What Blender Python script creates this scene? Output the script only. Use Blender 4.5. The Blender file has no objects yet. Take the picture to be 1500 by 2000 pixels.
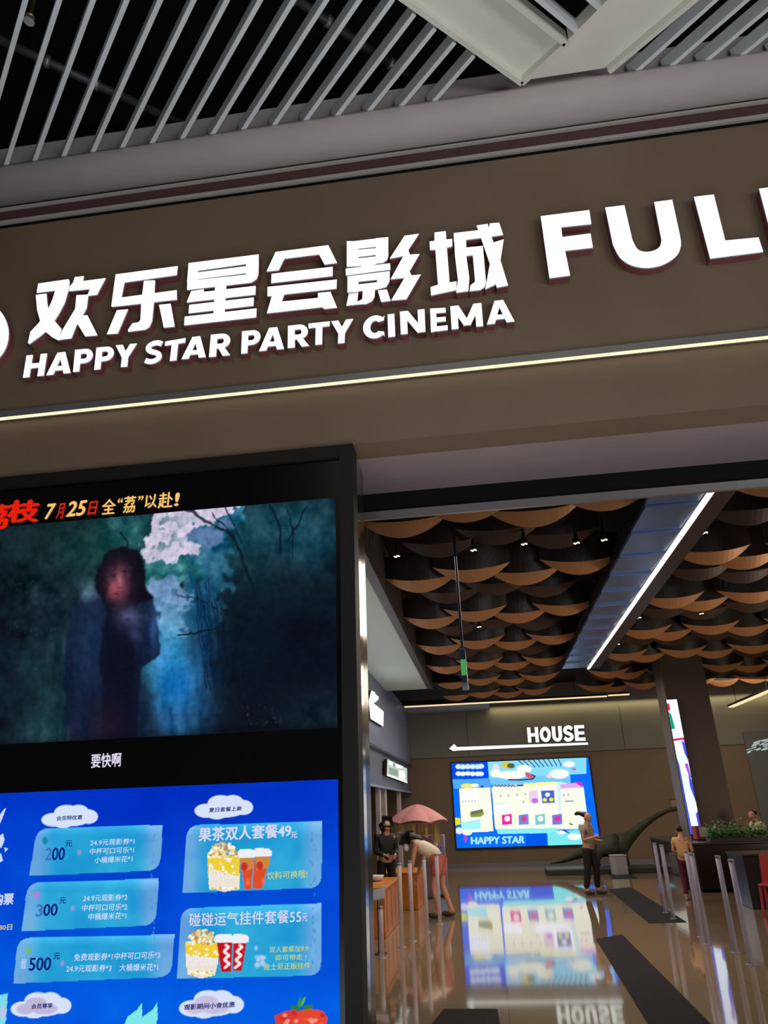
import bpy, bmesh, math, random
import numpy as np
from mathutils import Vector, Matrix

# ------------------------------------------------------------------ camera, world, lights
SC = bpy.context.scene
COL = SC.collection
PI = math.pi
F_PX, PITCH, ROLL, YAW = 1400.6, math.radians(22.669), math.radians(-2.0873), math.radians(7.1098)
CAM = Vector((0.0, 0.0, 1.7))
_fw = Vector((-math.sin(YAW)*math.cos(PITCH), math.cos(YAW)*math.cos(PITCH), math.sin(PITCH)))
_rt0 = Vector((math.cos(YAW), math.sin(YAW), 0)); _up0 = _rt0.cross(_fw)
_rt = math.cos(ROLL)*_rt0 + math.sin(ROLL)*_up0
_up = -math.sin(ROLL)*_rt0 + math.cos(ROLL)*_up0
cd = bpy.data.cameras.new('camera'); cam = bpy.data.objects.new('camera', cd); COL.objects.link(cam)
cam.matrix_world = Matrix(((_rt.x, _up.x, -_fw.x, CAM.x), (_rt.y, _up.y, -_fw.y, CAM.y), (_rt.z, _up.z, -_fw.z, CAM.z), (0, 0, 0, 1)))
cd.sensor_fit = 'VERTICAL'; cd.sensor_height = 24.0; cd.lens = 24.0*F_PX/2000.0
cd.clip_end = 200; cd.clip_start = 0.05
SC.camera = cam
SC.view_settings.view_transform = 'Standard'; SC.view_settings.look = 'None'
SC.view_settings.exposure = 0.0; SC.view_settings.gamma = 1.0
try: SC.view_settings.use_curve_mapping = False
except Exception: pass
w = bpy.data.worlds.new('world'); SC.world = w; w.use_nodes = True
w.node_tree.nodes['Background'].inputs[0].default_value = (0.80, 0.86, 1.0, 1)
w.node_tree.nodes['Background'].inputs[1].default_value = 0.035

def area(name, loc, target, size, energy, color, sy=None):
    l = bpy.data.lights.new(name, 'AREA'); l.energy = energy; l.color = color; l.size = size
    if sy: l.shape = 'RECTANGLE'; l.size_y = sy
    o = bpy.data.objects.new(name, l); COL.objects.link(o); o.location = loc
    d = Vector(target)-Vector(loc); o.rotation_euler = d.to_track_quat('-Z', 'Y').to_euler()
    return o
# the mall concourse behind the photographer: ceiling panels, then two added lights for facade and fins
area('concourse_ceiling_lamp', (0.5, -1.5, 6.3), (0.5, 3.0, 0.0), 4.0, 30, (1.0, 0.93, 0.84), 1.6)
area('concourse_added_fill', (8.5, -5.0, 1.0), (0.0, 4.0, 5.6), 7.0, 430, (0.97, 0.97, 1.0), 2.4)  # unseen added fill, set low and to the right so fin sides stay dark
area('concourse_floor_bounce_fill', (0.3, 0.6, 0.03), (0.3, 0.6, 5.0), 6.0, 135, (0.97, 0.98, 1.0), 3.0)  # added upward light standing in for floor bounce on fins and bullnose
# lobby lamps, plus two unseen added fills
area('lobby_lamp_front', (0.6, 10.5, 4.6), (0.6, 10.5, 0), 3.0, 170, (1.0, 0.86, 0.70), 4.0)
area('lobby_lamp_back', (1.0, 18.5, 4.6), (1.0, 18.5, 0), 4.0, 250, (1.0, 0.84, 0.68), 6.0)
area('scallop_rim_fill', (8.6, 10.5, 1.6), (0.5, 12.5, 4.9), 3.0, 130, (1.0, 0.84, 0.66), 1.6)  # added fill outside the view, brightens the scallop rims from below
area('side_drop_fill', (-2.0, 13.5, 3.3), (-2.0, 13.5, 5.0), 0.5, 16, (0.82, 0.95, 1.0), 9.0)  # added upward fill that brightens the pale left ceiling drop
area('lobby_lamp_side', (7.9, 20.5, 4.5), (7.6, 21.5, 0), 2.0, 120, (1.0, 0.82, 0.62), 4.0)
area('shop_counter_lamp', (-2.2, 14.5, 4.0), (-1.9, 14.5, 0), 0.6, 60, (0.85, 0.92, 1.0), 5.0)

# ------------------------------------------------------------------ picture-to-place helpers
def ray(x, y): return _fw + _rt*float((x-750)/F_PX) - _up*float((y-1000)/F_PX)
def onY(x, y, Y):
    d = ray(x, y); return CAM + d*(Y/d.y)
def onX(x, y, X):
    d = ray(x, y); return CAM + d*(X/d.x)
def onZ(x, y, Z):
    d = ray(x, y); return CAM + d*((Z-CAM.z)/d.z)

# ------------------------------------------------------------------ colours and materials
def lin(c): return tuple(((v/255)/12.92 if v/255 <= 0.04045 else ((v/255+0.055)/1.055)**2.4) for v in c)
def linarr(a): return np.where(a <= 0.04045, a/12.92, ((a+0.055)/1.055)**2.4)
MATS = {}
def mat(name, rgb, rough=0.6, metal=0.0, spec=0.5, coat=0.0, noise=0.0, nscale=8.0, bump=0.0, bscale=40.0):
    if name in MATS: return MATS[name]
    m = bpy.data.materials.new(name); m.use_nodes = True; nt = m.node_tree; b = nt.nodes['Principled BSDF']
    c = lin(rgb)
    b.inputs['Base Color'].default_value = (*c, 1); b.inputs['Roughness'].default_value = rough
    b.inputs['Metallic'].default_value = metal; b.inputs['Specular IOR Level'].default_value = spec
    b.inputs['Coat Weight'].default_value = coat; b.inputs['Coat Roughness'].default_value = 0.05
    if noise > 0 or bump > 0: tc = nt.nodes.new('ShaderNodeTexCoord')
    if noise > 0:
        n = nt.nodes.new('ShaderNodeTexNoise'); n.inputs['Scale'].default_value = nscale; n.inputs['Detail'].default_value = 4
        r = nt.nodes.new('ShaderNodeValToRGB')
        r.color_ramp.elements[0].position = 0.3; r.color_ramp.elements[1].position = 0.7
        r.color_ramp.elements[0].color = (*[v*(1-noise) for v in c], 1); r.color_ramp.elements[1].color = (*[v*(1+noise) for v in c], 1)
        nt.links.new(tc.outputs['Object'], n.inputs['Vector']); nt.links.new(n.outputs['Fac'], r.inputs[0]); nt.links.new(r.outputs[0], b.inputs['Base Color'])
    if bump > 0:
        n2 = nt.nodes.new('ShaderNodeTexNoise'); n2.inputs['Scale'].default_value = bscale
        bp = nt.nodes.new('ShaderNodeBump'); bp.inputs['Strength'].default_value = bump; bp.inputs['Distance'].default_value = 0.01
        nt.links.new(tc.outputs['Object'], n2.inputs['Vector']); nt.links.new(n2.outputs['Fac'], bp.inputs['Height']); nt.links.new(bp.outputs[0], b.inputs['Normal'])
    MATS[name] = m; return m
def emis(name, rgb, strength=1.0):
    if name in MATS: return MATS[name]
    m = bpy.data.materials.new(name); m.use_nodes = True; nt = m.node_tree; nt.nodes.clear()
    e = nt.nodes.new('ShaderNodeEmission'); o = nt.nodes.new('ShaderNodeOutputMaterial')
    e.inputs[0].default_value = (*lin(rgb), 1); e.inputs[1].default_value = strength
    nt.links.new(e.outputs[0], o.inputs[0]); MATS[name] = m; return m
def screen_mat(name, strength=1.0):
    m = bpy.data.materials.new(name); m.use_nodes = True; nt = m.node_tree; nt.nodes.clear()
    a = nt.nodes.new('ShaderNodeVertexColor'); a.layer_name = 'picture'
    e = nt.nodes.new('ShaderNodeEmission'); o = nt.nodes.new('ShaderNodeOutputMaterial'); e.inputs[1].default_value = strength
    nt.links.new(a.outputs[0], e.inputs[0]); nt.links.new(e.outputs[0], o.inputs[0]); return m

# ------------------------------------------------------------------ object helpers
def link(name, me, m, parent=None):
    o = bpy.data.objects.new(name, me); COL.objects.link(o)
    if m is not None: me.materials.append(m)
    if parent: o.parent = parent
    return o
def thing(name, label, cat, loc=(0, 0, 0), rz=0.0, group=None):
    o = bpy.data.objects.new(name, None); COL.objects.link(o); o.location = loc; o.rotation_euler = (0, 0, rz)
    o.empty_display_size = 0.1
    return tag(o, label, cat, group)
def tag(o, label, cat, group=None):
    o['label'] = label; o['category'] = cat
    if group: o['group'] = group
    return o
def struct(o): o['kind'] = 'structure'; return o
class MB:
    def __init__(s): s.v = []; s.f = []
    def add(s, vs, fs):
        n = len(s.v); s.v += [tuple(v) for v in vs]; s.f += [tuple(i+n for i in f) for f in fs]; return s
    def box(s, x0, x1, y0, y1, z0, z1):
        return s.add([(x0,y0,z0),(x1,y0,z0),(x1,y1,z0),(x0,y1,z0),(x0,y0,z1),(x1,y0,z1),(x1,y1,z1),(x0,y1,z1)],
                     [(0,3,2,1),(4,5,6,7),(0,1,5,4),(1,2,6,5),(2,3,7,6),(3,0,4,7)])
    def hexa(s, p):
        return s.add(p, [(0,3,2,1),(4,5,6,7),(0,1,5,4),(1,2,6,5),(2,3,7,6),(3,0,4,7)])
    def prism(s, front, back):      # two matching outlines
        n = len(front)
        return s.add(list(front)+list(back), [tuple(range(n)), tuple(range(2*n-1, n-1, -1))]+[(i, i+n, (i+1) % n+n, (i+1) % n) for i in range(n)])
    def flat(s, pts): return s.add(pts, [tuple(range(len(pts)))])
    def tube(s, pts, r, seg=8, cap=True):
        pts = [Vector(p) for p in pts]; rs = r if isinstance(r, (list, tuple)) else [r]*len(pts)
        vs = []; fs = []; ref = None
        for i, p in enumerate(pts):
            d = (pts[min(i+1, len(pts)-1)]-pts[max(i-1, 0)]).normalized()
            if ref is None: ref = Vector((0, 0, 1)) if abs(d.z) < 0.9 else Vector((1, 0, 0))
            a = d.cross(ref).normalized(); b = d.cross(a).normalized(); ref = b if False else ref
            for k in range(seg):
                t = 2*PI*k/seg; vs.append(p+a*math.cos(t)*rs[i]+b*math.sin(t)*rs[i])
        for i in range(len(pts)-1):
            for k in range(seg):
                k2 = (k+1) % seg; fs.append((i*seg+k, i*seg+k2, (i+1)*seg+k2, (i+1)*seg+k))
        if cap: fs += [tuple(range(seg-1, -1, -1)), tuple((len(pts)-1)*seg+k for k in range(seg))]
        return s.add(vs, fs)
    def lathe(s, prof, c=(0, 0, 0), seg=16):
        vs = []; fs = []
        for (r, z) in prof:
            for k in range(seg):
                t = 2*PI*k/seg; vs.append((c[0]+r*math.cos(t), c[1]+r*math.sin(t), c[2]+z))
        for i in range(len(prof)-1):
            for k in range(seg):
                k2 = (k+1) % seg; fs.append((i*seg+k, i*seg+k2, (i+1)*seg+k2, (i+1)*seg+k))
        fs += [tuple(range(seg-1, -1, -1)), tuple((len(prof)-1)*seg+k for k in range(seg))]
        return s.add(vs, fs)
    def ball(s, c, rx, ry, rz, seg=12, rings=8):
        prof = []
        vs = []; fs = []
        for i in range(rings+1):
            a = -PI/2+PI*i/rings
            for k in range(seg):
                t = 2*PI*k/seg; vs.append((c[0]+rx*math.cos(a)*math.cos(t), c[1]+ry*math.cos(a)*math.sin(t), c[2]+rz*math.sin(a)))
        for i in range(rings):
            for k in range(seg):
                k2 = (k+1) % seg; fs.append((i*seg+k, i*seg+k2, (i+1)*seg+k2, (i+1)*seg+k))
        return s.add(vs, fs)
    def build(s, name, m, parent=None, smooth=False, bevel=0.0):
        me = bpy.data.meshes.new(name); me.from_pydata(s.v, [], s.f); me.validate(); me.update()
        bm = bmesh.new(); bm.from_mesh(me); bmesh.ops.remove_doubles(bm, verts=bm.verts, dist=1e-6) if smooth else None
        if bevel > 0:
            bmesh.ops.bevel(bm, geom=bm.edges[:], offset=bevel, segments=2, affect='EDGES', profile=0.5)
        bmesh.ops.recalc_face_normals(bm, faces=bm.faces[:]) if len(bm.faces) > 1 else None
        bm.to_mesh(me); bm.free()
        if smooth:
            for p in me.polygons: p.use_smooth = True
        return link(name, me, m, parent)
def box(name, x0, x1, y0, y1, z0, z1, m, parent=None, bevel=0.0):
    return MB().box(x0, x1, y0, y1, z0, z1).build(name, m, parent, bevel=bevel)
def dup(root, loc, rz=None, label=None):
    r = root.copy(); COL.objects.link(r); r.location = loc
    if rz is not None: r.rotation_euler = (0, 0, rz)
    if label: r['label'] = label
    for ch in list(root.children):
        c = ch.copy(); COL.objects.link(c); c.parent = r
        for g in list(ch.children):
            d = g.copy(); COL.objects.link(d); d.parent = c
    return r
def bil(q, u, v):   # q = TL, TR, BR, BL ; v = 0 at the bottom
    tl, tr, br, bl = q
    return ((bl[0]*(1-u)+br[0]*u)*(1-v)+(tl[0]*(1-u)+tr[0]*u)*v, (bl[1]*(1-u)+br[1]*u)*(1-v)+(tl[1]*(1-u)+tr[1]*u)*v)

# text laid into a four-cornered patch of a wall or screen
def text_mesh(body):
    c = bpy.data.curves.new('text_outline', 'FONT'); c.body = body; c.resolution_u = 3; c.align_x = 'LEFT'
    o = bpy.data.objects.new('text_outline', c); COL.objects.link(o)
    dg = bpy.context.evaluated_depsgraph_get(); me = bpy.data.meshes.new_from_object(o.evaluated_get(dg))
    bpy.data.objects.remove(o); bpy.data.curves.remove(c)
    v = np.array([x.co[:] for x in me.vertices]); f = [tuple(p.vertices) for p in me.polygons]; bpy.data.meshes.remove(me)
    return v, f
def text_patch(mb, body, q, place, bold=0.0, vfit=None):
    v, f = text_mesh(body)
    x0, x1 = v[:, 0].min(), v[:, 0].max(); y0, y1 = (v[:, 1].min(), v[:, 1].max()) if vfit is None else vfit
    bs = [(0, 0)] if bold <= 0 else [(-bold, 0), (bold, 0), (0, bold*.7), (0, -bold*.7)]     # heavier strokes: the outline laid down with small shifts
    for dx, dy in bs:
        mb.add([place(*bil(q, (p[0]+dx-x0)/(x1-x0), (p[1]+dy-y0)/(y1-y0))) for p in v], f)

# a painted emissive picture: colours held at the points of a fine grid
def vnoise(X, Y, s, seed):
    rng = np.random.RandomState(seed); G = rng.rand(64, 64)
    x = X/s; y = Y/s; xi = np.floor(x).astype(int); yi = np.floor(y).astype(int); fx = x-xi; fy = y-yi
    fx = fx*fx*(3-2*fx); fy = fy*fy*(3-2*fy); g = lambda a, b: G[a % 64, b % 64]
    return (g(xi, yi)*(1-fx)+g(xi+1, yi)*fx)*(1-fy)+(g(xi, yi+1)*(1-fx)+g(xi+1, yi+1)*fx)*fy
def fbm(X, Y, s, seed, n=4): return sum(vnoise(X, Y, s/2**i, seed+i)/2**(i+1) for i in range(n))/(1-0.5**n)
class Paint:
    def __init__(s, x0, x1, z0, z1, Y, res):
        s.nx = int((x1-x0)/res)+1; s.nz = int((z1-z0)/res)+1
        s.gx, s.gz = np.meshgrid(np.linspace(x0, x1, s.nx), np.linspace(z0, z1, s.nz)); s.Yp = Y
        d = np.stack([s.gx-CAM.x, np.full_like(s.gx, Y-CAM.y), s.gz-CAM.z], -1)
        zc = d@np.array(_fw); s.X = 750+F_PX*(d@np.array(_rt))/zc; s.Y = 1000-F_PX*(d@np.array(_up))/zc
        s.C = np.zeros((s.nz, s.nx, 3))
    def blend(s, m, col):
        c = np.array(col, float)/255.0 if not isinstance(col, np.ndarray) else col
        s.C = s.C*(1-m[..., None])+c*m[..., None]
    def pmask(s, pts):
        inside = np.zeros(s.X.shape, bool); n = len(pts)
        for i in range(n):
            x1, y1 = pts[i]; x2, y2 = pts[(i+1) % n]
            if y1 == y2: continue
            c = ((y1 > s.Y) != (y2 > s.Y)) & (s.X < (x2-x1)*(s.Y-y1)/(y2-y1)+x1); inside ^= c
        return inside.astype(float)
    def poly(s, pts, col, a=1.0, soft=0):
        m = s.pmask(pts)
        for i in range(soft):
            p = np.pad(m, 1, mode='edge'); m = (p[:-2, 1:-1]+p[2:, 1:-1]+p[1:-1, :-2]+p[1:-1, 2:]+2*m)/6
        s.blend(m*a, col)
    def ell(s, cx, cy, rx, ry, col, a=1.0, soft=0.12, rot=0.0):
        c, q = math.cos(rot), math.sin(rot); dx = s.X-cx; dy = s.Y-cy
        r = np.sqrt(((dx*c+dy*q)/rx)**2+((-dx*q+dy*c)/ry)**2)
        s.blend(np.clip((1-r)/soft, 0, 1)*a, col)
    def glow(s, cx, cy, rx, ry, col, a=1.0):
        s.blend(np.exp(-((s.X-cx)/rx)**2-((s.Y-cy)/ry)**2)*a, col)
    def line(s, pts, w, col, a=1.0):
        m = np.zeros(s.X.shape)
        for (x1, y1), (x2, y2) in zip(pts[:-1], pts[1:]):
            L2 = (x2-x1)**2+(y2-y1)**2; t = np.clip(((s.X-x1)*(x2-x1)+(s.Y-y1)*(y2-y1))/L2, 0, 1)
            d = np.hypot(s.X-x1-t*(x2-x1), s.Y-y1-t*(y2-y1)); m = np.maximum(m, np.clip(w/2-d+0.5, 0, 1))
        s.blend(m*a, col)
    def build(s, name, m, parent=None):
        n = s.nx*s.nz; me = bpy.data.meshes.new(name)
        co = np.stack([s.gx, np.full_like(s.gx, s.Yp), s.gz], -1).reshape(-1)
        idx = np.arange(n).reshape(s.nz, s.nx); a = idx[:-1, :-1]; b = idx[:-1, 1:]; c = idx[1:, 1:]; d = idx[1:, :-1]
        q = np.stack([a, b, c, d], -1).reshape(-1, 4); k = len(q)
        me.vertices.add(n); me.vertices.foreach_set('co', co.astype(np.float32))
        me.loops.add(4*k); me.loops.foreach_set('vertex_index', q.reshape(-1).astype(np.int32))
        me.polygons.add(k); me.polygons.foreach_set('loop_start', (np.arange(k)*4).astype(np.int32))
        me.update(calc_edges=True)
        ca = me.color_attributes.new('picture', 'FLOAT_COLOR', 'POINT')
        cl = np.ones((n, 4), np.float32); cl[:, :3] = linarr(np.clip(s.C.reshape(-1, 3), 0, 1)); ca.data.foreach_set('color', cl.reshape(-1))
        return link(name, me, m, parent)

# ================================================================== THE SETTING
M_fascia = mat('fascia_bronze_laminate', (118, 100, 82), 0.45, 0.0, 0.4, 0.0, 0.06, 1.5)
M_metal = mat('bronze_metal', (104, 92, 84), 0.28, 0.85)
M_dark = mat('dark_frame', (26, 24, 23), 0.6, 0, 0.3)
M_black = mat('matte_black', (8, 8, 9), 0.8, 0, 0.2)
M_bull = mat('grey_plaster', (176, 170, 168), 0.6, 0, 0.4, 0, 0.04, 3)
M_pale = mat('pale_trim', (170, 165, 160), 0.5)
M_maroon = mat('maroon_reveal', (78, 48, 52), 0.6)
M_white = mat('white_ceiling_paint', (228, 228, 216), 0.55, 0, 0.4, 0, 0.03, 4)
M_fin = mat('silver_fin_paint', (222, 228, 230), 0.45, 0.0, 0.5, 0, 0.05, 6)

def floor_mat():
    m = bpy.data.materials.new('polished_floor_tile'); m.use_nodes = True; nt = m.node_tree; b = nt.nodes['Principled BSDF']
    tc = nt.nodes.new('ShaderNodeTexCoord')
    br = nt.nodes.new('ShaderNodeTexBrick'); br.offset = 0.0; br.inputs['Scale'].default_value = 1.0
    br.inputs['Brick Width'].default_value = 0.8; br.inputs['Row Height'].default_value = 0.8; br.inputs['Mortar Size'].default_value = 0.003
    br.inputs['Color1'].default_value = (*lin((150, 128, 104)), 1); br.inputs['Color2'].default_value = (*lin((144, 122, 99)), 1); br.inputs['Mortar'].default_value = (*lin((84, 74, 64)), 1)
    nt.links.new(tc.outputs['Object'], br.inputs['Vector']); nt.links.new(br.outputs['Color'], b.inputs['Base Color'])
    n = nt.nodes.new('ShaderNodeTexNoise'); n.inputs['Scale'].default_value = 2.2; n.inputs['Detail'].default_value = 2
    bp = nt.nodes.new('ShaderNodeBump'); bp.inputs['Strength'].default_value = 0.05; bp.inputs['Distance'].default_value = 0.01
    nt.links.new(tc.outputs['Object'], n.inputs['Vector']); nt.links.new(n.outputs['Fac'], bp.inputs['Height']); nt.links.new(bp.outputs[0], b.inputs['Normal'])
    b.inputs['Roughness'].default_value = 0.07; b.inputs['IOR'].default_value = 1.6; b.inputs['Coat Weight'].default_value = 0.6; b.inputs['Coat Roughness'].default_value = 0.04
    return m
struct(box('floor', -7, 11, -5, 26, -0.1, 0.0, floor_mat()))

# --- facade
XL, XR = -6.5, 5.4
Z_F0, Z_F1 = 3.87, 6.13
struct(box('wall_front_fascia', XL, XR, 4.0, 4.22, Z_F0, Z_F1, M_fascia))
struct(box('trim_1', XL, XR, 3.975, 3.999, 4.335, 4.385, mat('aluminium_ledge', (150, 148, 146), 0.4, 0.6)))   # ledge above the light line
struct(box('trim_2', XL, XR, 4.035, 4.2, 6.131, 6.20, M_black))
struct(box('trim_3', XL, XR, 4.012, 4.2, 6.201, 6.232, M_pale))
struct(box('trim_4', XL, XR, 4.028, 4.2, 6.233, 6.345, M_maroon))
struct(box('trim_5', XL, XR, 4.008, 4.2, 6.346, 6.368, M_pale))
struct(box('trim_6', XL, XR, 4.03, 4.2, 6.369, 6.405, M_black))
prof = []
for i in range(13):
    t = i/12*PI/2
    prof.append((3.985-0.185*math.sin(t)**1.15, 6.41+0.185*(1-math.cos(t))))
prof += [(3.862, 6.597), (3.864, 6.86), (4.2, 6.86), (4.2, 6.41)]
b = MB(); b.prism([(XL, y, z) for y, z in prof], [(XR, y, z) for y, z in prof])
o = b.build('beam_bullnose', M_bull); struct(o)
for p in o.data.polygons: p.use_smooth = len(p.vertices) == 4 and abs(p.normal.x) < 0.1 and p.center.z < 6.6
struct(box('wall_above_ceiling', XL, XR, 4.2, 4.3, 6.131, 9.0, M_black))
struct(box('ceiling_void', XL, XR, -5, 4.2, 8.9, 9.0, M_black))
struct(box('wall_front_left', XL, -3.9, 4.0, 4.22, 0.0, 3.869, M_fascia))
struct(box('wall_front_right', 5.2, XR, 4.0, 4.8, 0.0, 3.869, M_fascia))
# entrance recess: soffit, black door header, aluminium rail
struct(box('ceiling_entrance_soffit', -1.2, 5.2, 4.221, 4.80, 3.872, 3.93, mat('satin_bronze_soffit', (158, 144, 150), 0.4, 0.15, 0.5, 0, 0.05, 2)))
struct(box('beam_door_header', -1.2, 5.2, 4.805, 4.83, 3.68, 3.93, M_black))
struct(box('trim_7', -1.2, 5.2, 4.775, 4.804, 3.66, 3.72, mat('aluminium_rail', (150, 146, 146), 0.3, 0.7)))
struct(box('wall_behind_fascia', -3.0, 5.2, 4.80, 4.95, 3.931, 5.5, M_black))
ck = [(-0.80, 4.12), (-0.683, 4.12), (-0.695, 4.30), (-0.692, 4.44), (-0.80, 4.44)]
b = MB(); b.prism([(x, y, 0.0) for x, y in ck], [(x, y, 3.86) for x, y in ck]); struct(b.build('column_screen_cheek', mat('polished_bronze', (104, 94, 92), 0.16, 0.9)))

def tagged_light(name, rgb, s): return emis(name, rgb, s)
t = thing('light_line', 'thin warm white light line running along the sign fascia under a ledge', 'light strip', (0, 3.99, 4.32))
box('diffuser', XL, XR, -0.014, 0.006, 0.0, 0.014, emis('warm_led', (255, 240, 200), 1.15), t)
box('channel', XL, XR, 0.0, 0.0095, -0.012, -0.001, mat('light_channel', (70, 62, 50), 0.5), t)
area('light_line_glow', (-0.6, 3.94, 4.31), (-0.6, 4.02, 3.6), 8.0, 0.8, (1.0, 0.85, 0.55), 0.03)

# --- mall ceiling: diagonal fins, two white boards with lips
DX, DY = -math.sqrt(.5), math.sqrt(.5)
ZC = 6.59
finm = None
def fin_mesh(L):
    return MB().box(-0.0155, 0.0155, 0, L, 0.0, 0.115)
def fin(x, y, L, ang, label, group):     # starts at x,y and runs along ang
    o = fin_mesh(L).build('ceiling_fin', M_fin); o.location = (x, y, ZC+0.001); o.rotation_euler = (0, 0, ang)
    return tag(o, label, 'ceiling fin', group)
for i in range(-2, 15):
    x = -3.414+0.2461*i
    L = 2.6
    if i >= 8:                                       # these stop at the first white board
        # board lip line runs from (-0.139,3.045) to (0.667,3.78); fin goes from (x,3.79) along (+1,-1)
        s = 0.0
        ax, ay = -0.155, 3.045; bx, by = 0.662, 3.79
        ex, ey = bx-ax, by-ay
        # x+u = ax+k*ex ; 3.79-u = ay+k*ey
        k = (x-ax+3.79-ay)/(ex+ey); u = ax+k*ex-x
        L = max(0.06, u*math.sqrt(2)-0.02) if k > -2.4 else 2.6
        L = min(L, 2.6)-0.085*0
    fin(x-0.06, 3.85, L+0.085, math.radians(-135), 'silver ceiling fin over dark void, left of the white angled ceiling boards', 'silver fins in the left run of the mall ceiling')
for i in range(0, 7):
    x = 1.509+0.2425*i
    fin(x-0.06, 3.85, 2.485, math.radians(-135), 'silver ceiling fin over dark void, right of the white angled ceiling boards', 'silver fins in the right run of the mall ceiling')
def board(name, label, cs, lips):
    t = thing(name, label, 'ceiling board', (cs[0][0], cs[0][1], ZC))
    o0 = Vector((cs[0][0], cs[0][1], 0))
    b = MB(); b.prism([(x-o0.x, y-o0.y, 0.06) for x, y in cs], [(x-o0.x, y-o0.y, 0.09) for x, y in cs]); b.build('panel', M_white, t)
    for (x1, y1), (x2, y2) in lips:
        d = Vector((x2-x1, y2-y1, 0)).normalized()*0.0; n = Vector((-(y2-y1), x2-x1, 0)).normalized()*0.018
        p = [(x1-n.x, y1-n.y), (x2-n.x, y2-n.y), (x2+n.x, y2+n.y), (x1+n.x, y1+n.y)]
        MB().hexa([(x-o0.x, y-o0.y, 0.0) for x, y in p]+[(x-o0.x, y-o0.y, 0.12) for x, y in p]).build('lip', M_white, t)
    return t
# board 1 runs along (+1,+1), board 2 along (-1,+1)
board('ceiling_board', 'white angled ceiling board left of the dark gap, edged with raised lips', [(-1.30, 1.98), (0.655, 3.765), (0.945, 3.515), (-0.95, 1.78)],
      [((-1.30, 1.98), (0.665, 3.775)), ((0.665, 3.775), (0.957, 3.522)), ((0.957, 3.522), (-0.95, 1.78))])
board('ceiling_board', 'white angled ceiling board right of the dark gap, reaching the bullnose', [(0.69, 3.79), (0.985, 3.52), (2.45, 2.05), (2.95, 2.35), (1.285, 3.79)],
      [((1.29, 3.785), (2.95, 2.35)), ((0.985, 3.50), (2.45, 2.05))])
for k, (x, y) in enumerate(((1.03, 3.45), (1.175, 3.325), (1.32, 3.18))):
    o = fin_mesh(1.7).build('ceiling_fin', M_fin); o.location = (x, y, ZC+0.001); o.rotation_euler = (0, 0, math.radians(133))
    tag(o, 'silver ceiling fin in the small dark gap between the two white boards', 'ceiling fin', 'silver fins in the gap between the boards')
# services above the fins
M_pipe = mat('black_pipe', (62, 62, 66), 0.45, 0.3)
def pipe(p, q, r, label):
    t = thing('ceiling_pipe', label, 'pipe', p); q = Vector(q)-Vector(p)
    MB().tube([(0, 0, 0), q*0.5, q], r, 12).build('pipe_run', M_pipe, t, True)
    for k in range(4):
        c = q*(0.2+0.2*k); d = q.normalized()*0.02
        MB().tube([c-d, c+d], r*1.35, 12).build('clamp', mat('clamp_steel', (150, 150, 150), 0.4, 0.7), t, True)
    return t
def zline(x1, y1, x2, y2, z, e0=0.3, e1=0.0):
    a = onZ(x1, y1, z); b2 = onZ(x2, y2, z); return a+(a-b2)*e0, b2+(b2-a)*e1
a, c = zline(0, 78, 345, 238, 7.1, 0.3, 0.06); pipe(a, c, 0.035, 'black conduit pipe with steel clamps above the left ceiling fins')
a, c = zline(580, 0, 800, 150, 7.1, 0.3, 0.10); pipe(a, c, 0.035, 'black conduit pipe with steel clamps above the fins beside the white board')
p = onZ(57, 40, 6.66)
t = thing('sprinkler_head', 'small metal sprinkler head hanging between two fins at the left corner', 'sprinkler', (p.x, p.y, p.z+0.03))
MB().lathe([(0.012, 0.0), (0.03, 0.002), (0.03, 0.008), (0.012, 0.012), (0.012, 0.30), (0.018, 0.31), (0.018, 0.6)]).build('stem', mat('brass', (150, 135, 110), 0.35, 0.8), t, True)
MB().lathe([(0.035, -0.04), (0.035, -0.036), (0.01, -0.03)], seg=14).build('deflector', mat('chrome', (200, 200, 200), 0.2, 0.9), t)
MB().tube([(0.03, 0, 0.0), (0.028, 0, -0.02), (0.0, 0, -0.036), (-0.028, 0, -0.02), (-0.03, 0, 0.0)], 0.005, 6).build('yoke', mat('chrome', (200, 200, 200), 0.2, 0.9), t)

# ================================================================== SIGN LETTERS
YF = 3.93
M_ret = mat('letter_return_maroon', (124, 70, 72), 0.45)
M_lit = emis('lit_acrylic', (243, 248, 255), 1.35)
M_acr = mat('acrylic_edge', (190, 195, 200), 0.3)
def letter(name, label, polys, group, cat='sign letter'):
    pts = [[onY(x, y, YF) for x, y in pl] for pl in polys]
    allp = [p for pl in pts for p in pl]
    cx = sum(p.x for p in allp)/len(allp); cz = min(p.z for p in allp)
    t = thing(name, label, cat, (cx, 3.998, cz), 0, group)
    org = Vector((cx, 3.998, cz)); r = MB(); f = MB(); e = MB()
    for pl in pts:
        r.prism([(p.x-cx, YF+0.012-3.998, p.z-cz) for p in pl], [(p.x-cx, 0.0, p.z-cz) for p in pl])
        e.prism([(p.x-cx, YF+0.002-3.998, p.z-cz) for p in pl], [(p.x-cx, YF+0.012-3.998, p.z-cz) for p in pl])
        f.flat([(p.x-cx, YF-3.998, p.z-cz) for p in pl])
    r.build('letter_return', M_ret, t); e.build('face_edge', M_acr, t); f.build('lit_face', M_lit, t)
    return t
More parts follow.
